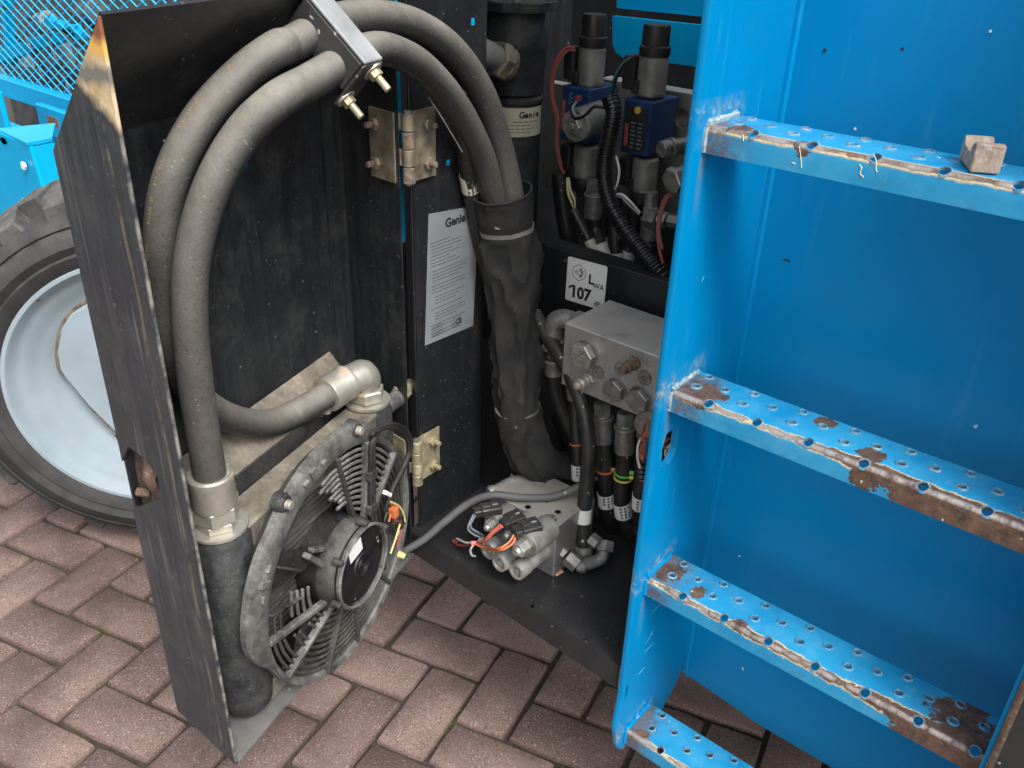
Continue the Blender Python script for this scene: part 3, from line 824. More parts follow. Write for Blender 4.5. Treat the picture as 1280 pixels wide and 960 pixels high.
# rating plate on the side wall
c4 = [PX(*q, WX+.0006) for q in ((535.5, 267.5), (583, 259), (596, 302), (591, 407), (531, 432))]
rp = obj('rating_plate', quad_slab(c4, (1, 0, 0), .0006), M['silver'], cab, label='silver rating plate printed with black lines')
ROWS = [(541, 289.5), (541, 432)]
Mw = lambda y, z: Matrix(((0, 0, 1, WX+.0014), (1, 0, 0, y), (0, 1, 0, z), (0, 0, 0, 1)))
y0 = .8515
sub('logo_lettering', text_mesh('Genie', .0185, Mw(.884, .9495), .0002, .0006, 0, sx=.95), M['print'], rp)
rn = random.Random(3); bars = MB()
z = .933; k = 0
for blk, (cnt, ind) in enumerate(((8, 0), (4, .002), (3, 0), (3, .006), (1, -.002), (3, .006), (2, -.003), (2, -.003))):
    for r_ in range(cnt):
        y = y0+.003+ind
        L = rn.uniform(.03, .072)
        e = y+L
        while y < e:
            wl = rn.uniform(.003, .011); bars.box((WX+.0014, y+wl/2, z), (.0003, wl, .0016)); y += wl+.0013
        z -= .0051
    z -= .0028
z = .8015
for c_ in range(2):
    for r_ in range(6):
        bars.box((WX+.0014, .866+c_*.042, z-r_*.0033), (.0003, rn.uniform(.018, .026), .0011))
sub('printed_lines', bars, M['print_grey'], rp)
sub('mark_lettering', text_mesh('CE', .011, Mw(.905, .789), .0002, .0003), M['print'], rp)
# noise label on the rail
nl4 = [PY(*q, RY-.0008) for q in ((710.3, 320), (758.8, 335.3), (754.5, 388.5), (706.5, 374))]
c0 = nl4[3]; ex = (nl4[2]-nl4[3]); ez = (nl4[0]-nl4[3]); LW, LH = ex.length, ez.length
def rrect(wd, h, r):
    o = []
    for cx, cy, a0 in ((wd-r, h-r, 0), (r, h-r, 90), (r, r, 180), (wd-r, r, 270)):
        for k in range(4): a = math.radians(a0+30*k); o.append((cx+r*math.cos(a), cy+r*math.sin(a)))
    return o
exn, ezn = ex.normalized(), ez.normalized(); eyn = V((0, -1, 0))
ML = Matrix(((exn.x, ezn.x, eyn.x, c0.x), (exn.y, ezn.y, eyn.y, c0.y), (exn.z, ezn.z, eyn.z, c0.z), (0, 0, 0, 1)))
nl = obj('noise_label', MB().prism(rrect(LW, LH, .004), 0, .0005, ML), M['white'], cab, label='white noise label reading LWA 107 dB')
def at(x, y, s=1): return ML @ Matrix.Translation((x*LW, y*LH, .0008)) @ Matrix.Scale(s, 4)
sub('label_lettering', text_mesh('107', LH*.37, at(.13, .12), .0002, .0011, sx=.95), M['print'], nl)
sub('label_lettering', MB().prism([(LW*.075, LH*.335), (LW*.19, LH*.40), (LW*.19, LH*.345), (LW*.075, LH*.285)], .0006, .0011, ML), M['print'], nl)
sub('label_lettering', text_mesh('L', LH*.30, at(.56, .52), .0002, .0006), M['print'], nl)
sub('label_lettering', text_mesh('WA', LH*.17, at(.69, .45), .0002, .0001, sx=.95), M['print'], nl)
sub('label_lettering', text_mesh('dB', LH*.16, at(.74, .06), .0002, 0), M['print'], nl)
ic = MB(); Mi = at(.31, .70)
ri = LH*.185
for k in range(6):
    a, b_ = PI/6+k*PI/3, PI/6+(k+1)*PI/3
    ic.tube([Mi @ V((ri*math.cos(a), ri*math.sin(a), 0)), Mi @ V((ri*math.cos(b_), ri*math.sin(b_), 0))], .0004, 4, sm=False)
for rr_ in (.35, .55): ic.tube([Mi @ V((ri*rr_*math.cos(t), ri*rr_*math.sin(t), 0)) for t in [(-80+20*k)*PI/180 for k in range(9)]], .0008, 4, sm=False)
ic.tube([Mi @ V((ri*x, ri*y, 0)) for x, y in ((-.5, .1), (-.3, .12), (-.1, .3), (-.1, -.3), (-.3, -.12), (-.5, -.1), (-.5, .1))], .0005, 4, sm=False)
sub('label_symbol', ic, M['print'], nl)

# ------------------------------------------------------------------ hinges
def hinge(zc, h, mat, mat2, label, pinx):
    t = thing('door_hinge', label, 'hinge', (WX, .808, zc), 'hinges joining the door to the cabinet')
    hx, hy = WX-.0005, .8085
    ax = V((hx+.010, hy-.001, 0))
    # leaves: one on the door's hinge flange, one on the cabinet wall
    dl = (MD @ V((UI, DD, 0)) - MD @ V((HU, .002, 0))).normalized()
    nrm = V((0, 0, 1)).cross(dl)
    if nrm.dot(V((1, -1, 0))) < 0: nrm = -nrm
    s0 = MD @ V((HU, .002, 0)); wl = .05
    a = s0+dl*.004+nrm*.0035
    q = [V((a.x, a.y, zc-h/2)), V((a.x+dl.x*wl, a.y+dl.y*wl, zc-h/2)), V((a.x+dl.x*wl, a.y+dl.y*wl, zc+h/2)), V((a.x, a.y, zc+h/2))]
    obj('leaf', quad_slab(q, nrm, .0025), mat, t)
    q = [V((WX+.0035, .8175, zc-h/2)), V((WX+.0035, .862, zc-h/2)), V((WX+.0035, .862, zc+h/2)), V((WX+.0035, .8175, zc+h/2))]
    obj('leaf', quad_slab(q, (1, 0, 0), .0025), mat, t)
    for k in range(4):
        z0 = zc-h/2+h*k/4+.0006; z1 = zc-h/2+h*(k+1)/4-.0006
        o = obj('knuckle', MB().cyl((ax.x, ax.y, z0), (ax.x, ax.y, z1), .0085, .0085, 16, bev=.0008), mat2 if k % 2 == 0 else mat, t)
        e = (a+dl*.006+nrm*.0015) if k % 2 else V((WX+.0045, .822, 0))
        tn = V((e.x-ax.x, e.y-ax.y, 0)); Ln = tn.length; tn.normalize(); sd_ = V((-tn.y, tn.x, 0))
        b = MB().box((Ln/2, 0, (z0+z1)/2), (Ln, .003, z1-z0), Matrix(((tn.x, sd_.x, 0, ax.x), (tn.y, sd_.y, 0, ax.y), (0, 0, 1, 0), (0, 0, 0, 1))), bev=.0006)
        sub('wrap', b, mat, o)
    obj('hinge_pin', MB().cyl((ax.x, ax.y, zc-h/2-.002), (ax.x, ax.y, zc+h/2+.003), .005, .005, 10), M['steel'], t)
    for zz in (zc-h*.28, zc+h*.28):
        for pt, nn in ((a+dl*.036+nrm*.0025, nrm), (V((WX+.006, .8455, 0)), V((1, 0, 0)))):
            p = V((pt.x, pt.y, zz))
            o = obj('bolt', MB().hexa(p, p+nn*.0065, .0085), mat, t)
            sub('bolt_shank', MB().cyl(p+nn*.006, p+nn*.017, .0042, .0042, 10, bev=.0008), M['steel_bright'] if pinx else mat2, o)
    return t
hz = [1.063, .5905]
hinge(1.0775, .092, M['hinge_brown'], M['hinge_rust'], 'grimy brown upper hinge of the cabinet door', 0)
hinge(.585, .082, M['brass'], M['brass'], 'yellowish lower hinge of the cabinet door beside the fan', 0)

# ------------------------------------------------------------------ wheel
WC = V((-1.624, .791, .428)); WA = V((.766, -.643, 0)).normalized(); WT = V((.643, .766, 0)).normalized()
MW = Matrix(((WT.x, 0, WA.x, WC.x), (WT.y, 0, WA.y, WC.y), (0, 1, 0, WC.z), (0, 0, 0, 1)))
if MW.determinant() < 0: MW = MW @ Matrix.Diagonal((-1, 1, 1, 1)); WT = -WT
wh = thing('wheel', 'chunky black tyre on a pale blue steel rim behind the door', 'wheel', WC)
ty = obj('tyre', MB().lathe([(.284, -.02), (.287, .004), (.300, .013), (.318, .017), (.322, .013), (.338, .02), (.356, .014), (.3655, .006), (.368, .000), (.372, .003), (.382, -.002), (.392, -.02), (.396, -.06), (.396, -.22), (.38, -.27), (.29, -.28), (.27, -.2)], MW, 72, caps=False), M['tyre'], wh)
lugb = MB(); lp = [(-.034, -.155), (.02, -.155), (.036, -.06), (.034, -.012), (-.022, -.004), (-.03, -.05)]
a_ = [lugb.bm.verts.new(V((x, .388, z))) for x, z in lp]; b_ = [lugb.bm.verts.new(V((x*.78, .432-(.012 if z > -.03 else 0), z-.004))) for x, z in lp]
lugb.bm.faces.new(a_); lugb.bm.faces.new(b_[::-1])
for i in range(6): lugb.bm.faces.new((a_[i], a_[(i+1) % 6], b_[(i+1) % 6], b_[i]))
bmesh.ops.bevel(lugb.bm, geom=list(lugb.bm.edges), offset=.004, segments=1, affect='EDGES')
lme = lugb.mesh('tread_lug', 30); lme.materials.append(M['lug'])
for k in range(48):
    o = bpy.data.objects.new('tread_lug', lme); C.objects.link(o); o.parent = wh
    a = 2*PI*(k//2)/24+(PI/24 if k % 2 else 0)+.05
    Mx = Matrix.Rotation(a, 4, 'Z') @ (Matrix.Translation((0, -.004, -.012)) if k % 2 == 0 else Matrix.Translation((0, 0, -.24)) @ Matrix.Diagonal((1, 1, -1, 1)))
    o.matrix_parent_inverse = WM[wh.name].inverted(); o.matrix_basis = MW @ Mx
rimp = [(.288, -.02), (.2945, -.006), (.2945, .004), (.290, .009), (.283, .009), (.278, .005), (.272, -.006), (.258, -.014), (.246, -.019), (.236, -.028), (.222, -.034), (.21, -.04), (.19, -.052), (.165, -.062), (.12, -.068), (.0001, -.07)]
rm = obj('rim', MB().lathe(rimp, MW, 80, caps=False), M['rim'], wh)
# D shaped raised centre disc with its weld crease
dsc = []
for k in range(40):
    a = math.radians(9*k)
    dsc.append((.20*math.cos(a), .20*math.sin(a)))
kn = [(-.199, .042), (-.192, .09), (-.176, .140), (-.147, .178), (-.105, .204), (-.05, .222), (.02, .222), (.10, .20), (.17, .15), (.20, .06), (.19, -.05), (.14, -.14), (.06, -.20), (-.02, -.205), (-.07, -.175), (-.114, -.128), (-.155, -.05), (-.188, .022)]
kn = [(x*.93, y*.93) for x, y in kn]
sgn = 1 if (MW @ V((1, 0, 0))-WC).dot(CX) > 0 else -1
kn = [(sgn*x, y) for x, y in kn]
d_ = MB().prism(kn, -.10, -.027, MW, bev=.004); ds = sub('rim_disc', d_, M['rim'], rm)
kk = kn[14:]+kn[:7]
sub('rim_seam', MB().tube([MW @ V((x*1.005, y*1.005, -.034)) for x, y in kk], [.0025+.0015*(i % 3) for i in range(len(kk))], 6, n=3), M['seam'], rm)

# ------------------------------------------------------------------ blue chassis behind the wheel
ch = thing('chassis', 'bright blue chassis box with a bolted guard behind the wheel', 'chassis', (-2.1, 1.1, .6))
YC = 1.02
c0 = PY(36, 183, YC)         # upper front corner of the box
gx, gy, gz = c0
kb, kr, kl = PZ(70, 158, gz), PZ(66, 177, gz), PZ(-60, 148, gz)
fl_l = PZ(-60, 138, gz)
obj('front_guard', quad_slab([V((gx-.9, gy, gz+.02)), V((gx, gy, gz)), V((gx+.03, gy, gz-.16)), V((gx-.28, gy-.004, gz-.8)), V((gx-.9, gy, gz-.8))], (0, 1, 0), .012), M['frame_blue'], ch)
obj('side_guard', quad_slab([c0-V((0, 0, .003)), kr-V((0, 0, .003)), kr+V((.02, 0, -.2)), c0+V((.03, 0, -.2))], (-1, .2, 0), .012), M['frame_blue'], ch)
obj('top_guard', quad_slab([PZ(-4, 165, gz)+V((0, 0, .002)), c0+V((0, -.004, .002)), kr+V((0, 0, .002)), kb+V((0, 0, .002))], (0, 0, 1), .008), M['frame_blue'], ch)
q = PY(31.5, 207, gy-.004); obj('bolt', MB().hexa(q, q+V((0, -.008, 0)), .012), M['white'], ch)
q = PY(4, 176, gy-.003); obj('rust_patch', MB().lathe([(.0001, 0), (.012, 0)], frame(q, (0, -1, 0)) @ Matrix.Diagonal((1.6, .8, 1, 1)), 9), M['rust'], ch)
# rail below the screen
YM = 1.75
r0, r1 = PY(-60, 85, YM), PY(140, 133, YM); r2, r3 = PY(-60, 97, YM), PY(140, 166, YM)
zt = (r0.z+r1.z)/2; zb_ = zt-.085
X0, X1 = r0.x-.3, r1.x+.6
rr = obj('cross_rail', MB().box(((X0+X1)/2, YM+.03, (zt+zb_)/2), (X1-X0, .06, zt-zb_), bev=.004), M['frame_blue'], ch)
q = PY(2, 126, YM-.3)
obj('lower_beam', MB().box((X0+.9, YM-.10, zb_-.13), (2.4, .10, .10), bev=.006), M['frame_blue'], ch)
q = PY(8, 146, 1.45); obj('corner_plate', MB().box((q.x-.25, 1.45, q.z), (.5, .02, .19), bev=.006), M['frame_blue'], ch)
q = PY(60, 150, 1.62); obj('strut', MB().box((q.x, 1.66, q.z-.02), (.3, .03, .12), bev=.004), M['frame_blue'], ch)
q = PY(66, 152, 1.5); obj('sticker', MB().box((q.x, 1.5, q.z), (.08, .004, .035)), M['rust'], ch)
obj('inner_wall', MB().box((X0+1.4, 2.35, .45), (4.0, .02, 1.6)), M['dim'], ch)
# expanded metal screen
scr = thing('mesh_screen', 'blue expanded metal screen above the chassis rail', 'screen', (-2.6, YM+.05, zt))
wires = MB(); ww = 2.2; hh = .95; dx = .086; ox_ = X1-.1
for fam in (1, -1):
    k = -int(hh*2/dx)-2
    while k*dx < ww+hh*2.1:
        pts = []
        x = k*dx
        za, zb2 = zt, zt+hh
        sl = 2.0
        xa, xb = (x, x+hh*sl) if fam > 0 else (x+hh*sl*0, x-hh*sl)
        if fam < 0: xa, xb = x, x-hh*sl
        # clip to the screen width
        def cl(xx, zz, tx, tz):
            t = 0
            if xx < 0: t = (0-xx)/(tx-xx)
            if xx > ww: t = (ww-xx)/(tx-xx)
            return xx+(tx-xx)*t, zz+(tz-zz)*t
        if max(xa, xb) > 0 and min(xa, xb) < ww:
            A_ = cl(xa, za, xb, zb2); B_ = cl(xb, zb2, xa, za)
            p = V((ox_-ww+A_[0], YM+.045+.002*fam, A_[1])); q = V((ox_-ww+B_[0], YM+.045+.002*fam, B_[1]))
            if (q-p).length > .02: wires.tube([p, q], .0034, 4, sm=False, caps=False)
        k += 1
obj('mesh_wire', wires, M['mesh'], scr, kind='stuff')
obj('screen_frame', MB().box((ox_-ww/2, YM+.045, zt+hh+.02), (ww+.05, .03, .04), bev=.003), M['frame_blue'], scr)
en = thing('engine_bay', 'blue bars and grey machinery dimly seen behind the mesh screen', 'engine', (-2.8, 2.1, .9))
for px, py, L_, ang, mm, rr_ in ((35, 60, 1.2, 14, 'frame_blue', .03), (95, 42, .5, -8, 'frame_blue', .022), (10, 22, .5, 70, 'frame_blue', .02), (60, 95, .8, 5, 'dim', .03)):
    q = PY(px, py, 2.12); d_ = V((math.cos(math.radians(ang)), 0, math.sin(math.radians(ang))))
    obj('bar', MB().box((0, 0, 0), (L_, .05, rr_*2), frame(q, (0, 1, 0), d_) @ Matrix.Rotation(PI/2, 4, 'X'), bev=.004), M[mm], en)
for px, py, r_, mm in ((20, 85, .06, 'coil'), (75, 75, .07, 'coil'), (50, 30, .05, 'coil'), (108, 20, .06, 'dim'), (105, 80, .05, 'steel')):
    q = PY(px, py, 2.2); obj('unit', MB().cyl(q, q+V((.12, .0, .03)), r_, r_, 14, bev=.01), M[mm], en)
hs_ = MB()
for k in range(7):
    q = PY(5+16*k, 8+(k*37) % 60, 2.05); hs_.tube([q, q+V((.08, .03, -.06)), q+V((.18, 0, -.16)), q+V((.22, .05, -.3))], .012, 6, n=3)
obj('engine_hoses', hs_, M['rubber'], en)
# grey step channel over the tyre
yy = .985
qa, qb = PY(25.5, 249.5, yy), PY(73, 248, yy)
stc = thing('step_channel', 'scuffed grey hollow steel channel end above the tyre', 'channel', qa)
wz = qb.x-qa.x+.06; dz_ = .085
obj('channel_top', MB().box((qa.x+wz/2, yy+.055, qa.z), (wz, .11, .006), bev=.001), M['chan'], stc)
obj('channel_side', MB().box((qa.x+.003, yy+.055, qa.z-dz_/2-.0031), (.006, .11, dz_), bev=.001), M['chan'], stc)
obj('channel_shade_sheet', MB().box((qa.x+wz/2, yy+.108, qa.z-dz_/2), (wz-.014, .004, dz_)), M['rubber_clean'], stc)  # black sheet painting in the shade inside the hollow channel

# ------------------------------------------------------------------ oil cooler
cz0, cz1 = .415, .715
col_ = thing('oil_cooler', 'dusty grey oil cooler bolted inside the open door', 'oil cooler', D(.23, .04, .41))
TU0, TU1, TN, TR = .072, .398, .040, .036
def tank(u, lab=None):
    M_ = MD @ Matrix.Translation((u, TN, 0))
    return obj('side_tank', MB().lathe([(.001, .407), (.010, .409), (.024, .416), (TR-.002, .430), (TR, .45), (TR, cz1-.012), (TR-.004, cz1-.003), (TR-.010, cz1)], M_, 28), M['tank'], col_)
t0 = tank(TU0); t1 = tank(TU1)
top = obj('top_bar', MB().box(((TU0+TU1)/2, .037, cz1-.022), (TU1-TU0-.03, .05, .036), MD, bev=.003), M['cooler'], col_)
obj('bottom_bar', MB().box(((TU0+TU1)/2, .037, .432), (TU1-TU0-.03, .05, .03), MD, bev=.003), M['cooler'], col_)
b = MB()
zz = .449
while zz < cz1-.045:
    b.box(((TU0+TU1)/2, .037, zz), (TU1-TU0-.05, .042, .0032), MD); zz += .0095
obj('core_tube', b, M['fins'], col_, kind='stuff')
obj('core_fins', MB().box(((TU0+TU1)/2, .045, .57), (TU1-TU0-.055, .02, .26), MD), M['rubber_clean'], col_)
b = quad_slab([MD @ V(p) for p in ((.06, .075, .722), (.42, .075, .722), (.42, .116, .768), (.06, .116, .768))], MD.to_3x3() @ V((0, .7, -.7)), .003)
obj('back_bracket', b, M['cooler'], col_)
obj('back_bar', MB().box((.24, .078, .70), (.33, .006, .05), MD), M['plast'], col_)
for u_ in (.14, .33):
    c = D(u_, .075, .716); sub('rivet', MB().lathe([(.005, 0), (.005, .003), (.001, .005)], frame(c, (0, 0, 1)), 10), M['steel'], top)
# outlet boss with yellowish cap towards the hinge
c = D(TU1+.01, .02, .70)
pl = obj('drain_port', MB().cyl(c, c+DU*.045-V((0, 0, .004)), .013, .013, 14, bev=.002), M['plast_lt'], col_)
sub('port_cap', MB().hexa(c+DU*.045, c+DU*.062, .015), M['brass'], pl); sub('port_plug', MB().cyl(c+DU*.060, c+DU*.085, .010, .010, 12, bev=.001), M['brass'], pl)
# welded bottom mark and mounting foot
obj('mount_foot', MB().prism([(.15, .403), (.20, .403), (.185, .44), (.165, .44)], -.004, .0, MD @ Matrix(((1, 0, 0, 0), (0, 0, 1, .005), (0, 1, 0, 0), (0, 0, 0, 1)))), M['plast'], col_)

# ------------------------------------------------------------------ cooling fan
FU, FV, FR, FNN = .230, .5655, .1665, -.02
MF = MD @ Matrix(((1, 0, 0, FU), (0, 0, 1, FNN), (0, 1, 0, FV), (0, 0, 0, 1)))   # x: u, y: up, z: +n (away from viewer)
fan = thing('cooling_fan', 'dusty black electric cooling fan with broken guard ribs on the cooler', 'fan', D(FU, FNN, FV))
def shape(a):
    dg = math.degrees(a) % 360
    d = abs(((dg-126+180) % 360)-180)
    t = max(0.0, min(1.0, (74-d)/22)); t = t*t*(3-2*t)
    return FR+.008+.025*t+(.006*max(0, 1-(abs(dg-158)/22)**4) if abs(dg-158) < 22 else 0)
NS = 96; b = MB()
rings = []
for i in range(NS):
    a = 2*PI*i/NS; ca, sa = math.cos(a), math.sin(a); R_ = shape(a)
    pr = [(FR-.004, .036), (FR-.003, .004), (FR, -.001), (FR+.006, -.003), (R_-.004, -.001), (R_, .002), (R_, .010), (R_-.006, .014), (FR+.004, .036)]
    rings.append([b.bm.verts.new(MF @ V((r*ca, r*sa, z))) for r, z in pr])
for i in range(NS):
    A_, B_ = rings[i], rings[(i+1) % NS]
    for j in range(9): b.bm.faces.new((A_[j], B_[j], B_[(j+1) % 9], A_[(j+1) % 9]))
sh = obj('shroud', b, M['shroud'], fan)
def pf(r, deg, z=0): a = math.radians(deg); return MF @ V((r*math.cos(a), r*math.sin(a), z))
for deg, r_ in ((123, .201), (76, .190)):
    c = pf(r_, deg, -.002); o = obj('mount_tab', MB().lathe([(.006, -.004), (.010, -.0035), (.0125, .002), (.0125, .012)], MF @ Matrix.Translation((r_*math.cos(math.radians(deg)), r_*math.sin(math.radians(deg)), 0)), 14), M['plast'], fan)
    nd = MF.to_3x3() @ V((0, 0, -1))
    sub('screw', MB().cyl(c+nd*.001, c+nd*.009, .0062, .0058, 12, bev=.001), M['zinc'], o)
clip = MB()
for deg, r_ in ((146, .186), (152, .186), (158, .184), (112, .186), (107, .184), (100, .183)):
    a = math.radians(deg); Mx = MF @ Matrix.Translation((r_*math.cos(a), r_*math.sin(a), -.003)) @ Matrix.Rotation(a, 4, 'Z')
    sub('clip', MB().box((0, 0, 0), (.006 if deg not in (152, 107) else .018, .010, .006), Mx, bev=.001), M['shroud'], sh)
ins = MB()
for r_, h_ in ((.186, .002), (.178, .002)):
    pass
# motor: drum, bright rim and black cap
MM = MF @ Matrix.Diagonal((1, 1, -1, 1))
mo = obj('motor', MB().lathe([(.062, -.03), (.062, .006), (.060, .016), (.057, .021)], MM, 40), M['plast'], fan)
sub('motor_cap', MB().lathe([(.0565, .030), (.0565, .0385), (.055, .0405), (.030, .0415), (.020, .0415), (.0185, .0435), (.015, .044), (.0145, .0415), (.011, .0412), (.0102, .0445), (.0075, .045), (.007, .0425), (.004, .0425), (.0035, .0445), (.0001, .0447)], MM @ Matrix.Translation((0, 0, -.014)), 40), M['motor'], mo)
sub('motor_flange', MB().lathe([(.060, .026), (.0615, .031), (.0585, .0335), (.0565, .031)], MM, 40, caps=False), M['plast_lt'], mo)
Ml = MM @ Matrix.Translation((-.012, .034, .0277)) @ Matrix.Rotation(math.radians(8), 4, 'Z')
lab = sub('motor_label', MB().box((0, 0, 0), (.030, .022, .0006), Ml), M['white'], mo)
for k in range(6):
    a = math.radians(20+60*k); c = MM @ V((.0645*math.cos(a), .0645*math.sin(a), .018))
    sub('motor_screw', MB().cyl(c, MM @ V((.0645*math.cos(a), .0645*math.sin(a), .033)), .0052, .0045, 10, bev=.001), M['plast'], mo)
# blades behind the guard
hubz = .018
for k in (0, 2, 3):
    a = math.radians(40+80*k); bl = MB(); n_ = 6; rows = []
    for i in range(n_+1):
        r = .058+(FR-.012-.058)*i/n_; sw_ = .25*(i/n_)**2; w_ = .030+.020*i/n_
        rows.append([bl.bm.verts.new(MF @ V((r*math.cos(a+sw_)-t*w_*math.sin(a+sw_), r*math.sin(a+sw_)+t*w_*math.cos(a+sw_), hubz+t*.010-.003*(1-t*t)))) for t in (-1, -.4, .3, 1)])
    for i in range(n_):
        for j in range(3): bl.bm.faces.new((rows[i][j], rows[i+1][j], rows[i+1][j+1], rows[i][j+1]))
    r_ = bmesh.ops.solidify(bl.bm, geom=list(bl.bm.faces), thickness=.0022)
    obj('blade', bl, M['plast_dk'], fan)
obj('hub', MB().lathe([(.06, .002), (.064, .004), (.064, .034), (.0001, .034)], MF, 32), M['plast_dk'], fan)
def rib(r0, d0, r1, d1, w_=.0055, h_=.010, mat='plast_lt', z=0.0):
    p, q = pf(r0, d0, z), pf(r1, d1, z); ax = (q-p); L_ = ax.length
    Mx = frame(p, MF.to_3x3() @ V((0, 0, 1)), ax)
    return obj('guard_rib', MB().box((L_/2, 0, 0), (L_, w_, h_), Mx, bev=.0012), M[mat], fan)
rib(.060, 30, FR+.001, 65.7, .008); rib(.060, 64.6, FR+.001, 90.6, .006, mat='plast'); rib(.068, 19.6, FR+.001, 33.9, .008, mat='plast_lt')
rib(.056, -139, FR+.002, -178.4, .0078); rib(.062, -123.7, FR+.002, -148.9, .0068); rib(.062, -100, FR+.001, -112, .006, mat='plast'); rib(.062, -75, FR+.001, -85, .006, mat='plast')
rib(.062, -40, FR+.001, -50, .006, mat='plast'); rib(.062, -8, FR+.001, -14, .006, mat='plast'); rib(.060, 150, .105, 140, .008, .012)
rib(.060, 128, .098, 136, .006, .010, mat='plast_lt')
def arc(r, d0, d1, mat='plast', rr_=.0025):
    k = max(2, int(abs(d1-d0)/7)); pts = [pf(r, d0+(d1-d0)*i/k, .002) for i in range(k+1)]
    return obj('guard_ring', MB().tube(pts, rr_, 6, sm=False), M[mat], fan)
for i in range(11):
    r = .0705+i*.0087
    f = (r-.06)/(FR-.06)
    sk = lambda d0, d1: d0+(d1-d0)*f
    arc(r, sk(19.6, 33.9), sk(64.6, 90.6), 'plast_lt')
    if 2 <= i <= 9: arc(r, sk(64.6, 90.6), sk(64.6, 90.6)+17+(i % 3)*2.5, 'plast_lt', .0026)
    arc(r, sk(-8, -14), sk(-123.7, -148.9), 'plast')
    if i not in (4, 7): arc(r, sk(-123.7, -148.9), sk(-139, -178.4), 'plast')
    arc(r, sk(-8, -14), sk(19.6, 33.9), 'plast')
for i, r in enumerate((.082, .094, .106, .118)):
    arc(r, -166-4*i, -190-2*i, 'plast_lt', .0026)
for i, r in enumerate((.140, .152)):
    arc(r, -176, -192, 'plast', .002)
for (r0, d0, r1, d1) in ((.112, 150, .165, 146), (.10, 172, .164, 168)):
    rib(r0, d0, r1, d1, .003, .008, 'plast')
# broken blade-like flap hanging in the gap
p = [pf(.162, 141, .012), pf(.165, 158, .012), pf(.088, 152, .004), pf(.078, 132, .004)]
obj('broken_flap', quad_slab(p, MF.to_3x3() @ V((0, 0, 1)), .002), M['plast_dk'], fan)
# fan lead clipped along the top rib
nd = MF.to_3x3() @ V((0, 0, -1))
lead = [pf(.062, 28, -.014), pf(.075, 42, -.010), pf(.12, 58, -.008), pf(.160, 65, -.008), pf(.178, 64, -.010), PD(466, 541, -.032), PD(486, 534, -.034), PD(504, 541, -.036), PD(511, 560, -.036), PD(505, 582, -.036), PD(490, 612, -.036), PD(481, 640, -.034), PD(484, 655, -.03), PD(496, 659, -.03), PD(503, 648, -.03)]
fl_c = thing('fan_lead', 'black twin fan lead looping over the top of the fan', 'cable', lead[0])
obj('lead_sheath', MB().tube(lead, .0036, 8, n=5), M['rubber'], fl_c)
obj('lead_sheath', MB().tube([q+DU*.0075+V((0, 0, .001)) for q in lead[:11]], .0033, 8, n=5), M['rubber'], fl_c)
for i in (2, 1): obj('clip', MB().box((0, 0, 0), (.014, .02, .008), frame(lead[i]+DU*.003, nd, lead[i+1]-lead[i]), bev=.001), M['plast'], fl_c)
obj('cable_tie', MB().box((0, 0, 0), (.020, .006, .007), frame(PD(484, 617, -.042), nd, PD(493, 622, -.042)-PD(474, 612, -.042)), bev=.001), M['white'], fl_c)
for k, (mm, pts) in enumerate((('w_orange', ((484, 628), (492, 632), (488, 644), (486, 652))), ('w_yellow', ((488, 627), (500, 634), (506, 650), (500, 664), (497, 680))), ('w_red', ((494, 650), (503, 656), (500, 670), (496, 684))), ('w_black', ((484, 640), (480, 655), (488, 662), (504, 658), (503, 645))), ('w_yellow', ((500, 655), (494, 675), (488, 692))))):
    obj('wire', MB().tube([PD(*p, -.034-.003*k) for p in pts], .0016, 6, n=4), M[mm], fl_c)
c = PD(492, 640, -.036); obj('connector', MB().box((0, 0, 0), (.012, .012, .016), frame(c, (0, 0, 1), DU), bev=.001), M['w_orange'], fl_c)

# ------------------------------------------------------------------ hose fittings on the cooler
def union(name, label, base, axis, ferr_end, rh, mat='zinc'):
    pass
# left: straight fitting going up into the inner hose
tl = D(TU0, TN, cz1)
# ------------------------------------------------------------------ big hoses
RH = .0186
def bk_root():
    p0 = MD @ V((.2, 0, ZT)); nw = (MD.to_3x3() @ V((0, -.125, -.118))).normalized()
    return PP(376, 2, p0, nw), nw
br, bn = bk_root()
bu = DU.copy(); bv = bn.cross(bu).normalized()
if bv.z < 0: bv = -bv
bA = br+bn*.030-bv*.011; bB = br+bn*.073-bv*.010; hd = (bu*.9+bv*.42).normalized()*.045
hB = [D(TU0, TN, cz1+.052), D(TU0-.003, TN, .83), D(.0635, .040, .92), D(.068, .036, 1.0), D(.085, .028, 1.06)]
def pd(px, py, n): return PD(px, py, n)
dB = (bB+hd*.6-CAM).length; dA = (bA+hd*.6-CAM).length
def rp(d0, d1, px, py, t): return PR(px, py, d0+(d1-d0)*t)
hB = [D(TU0, TN, cz1+.050), pd(250, 520, .038), pd(241, 450, .036), pd(237, 390, .035), pd(240, 325, .031), pd(262, 242, .018), pd(300, 172, 0), pd(345, 127, -.022), bB-hd, bB, bB+hd*.6,
      rp(dB, 1.30, 484, 62, .2), rp(dB, 1.30, 528, 84, .42), rp(dB, 1.30, 570, 132, .65), rp(dB, 1.30, 602, 195, .86), PR(617, 250, 1.30), PR(624, 280, 1.32)]
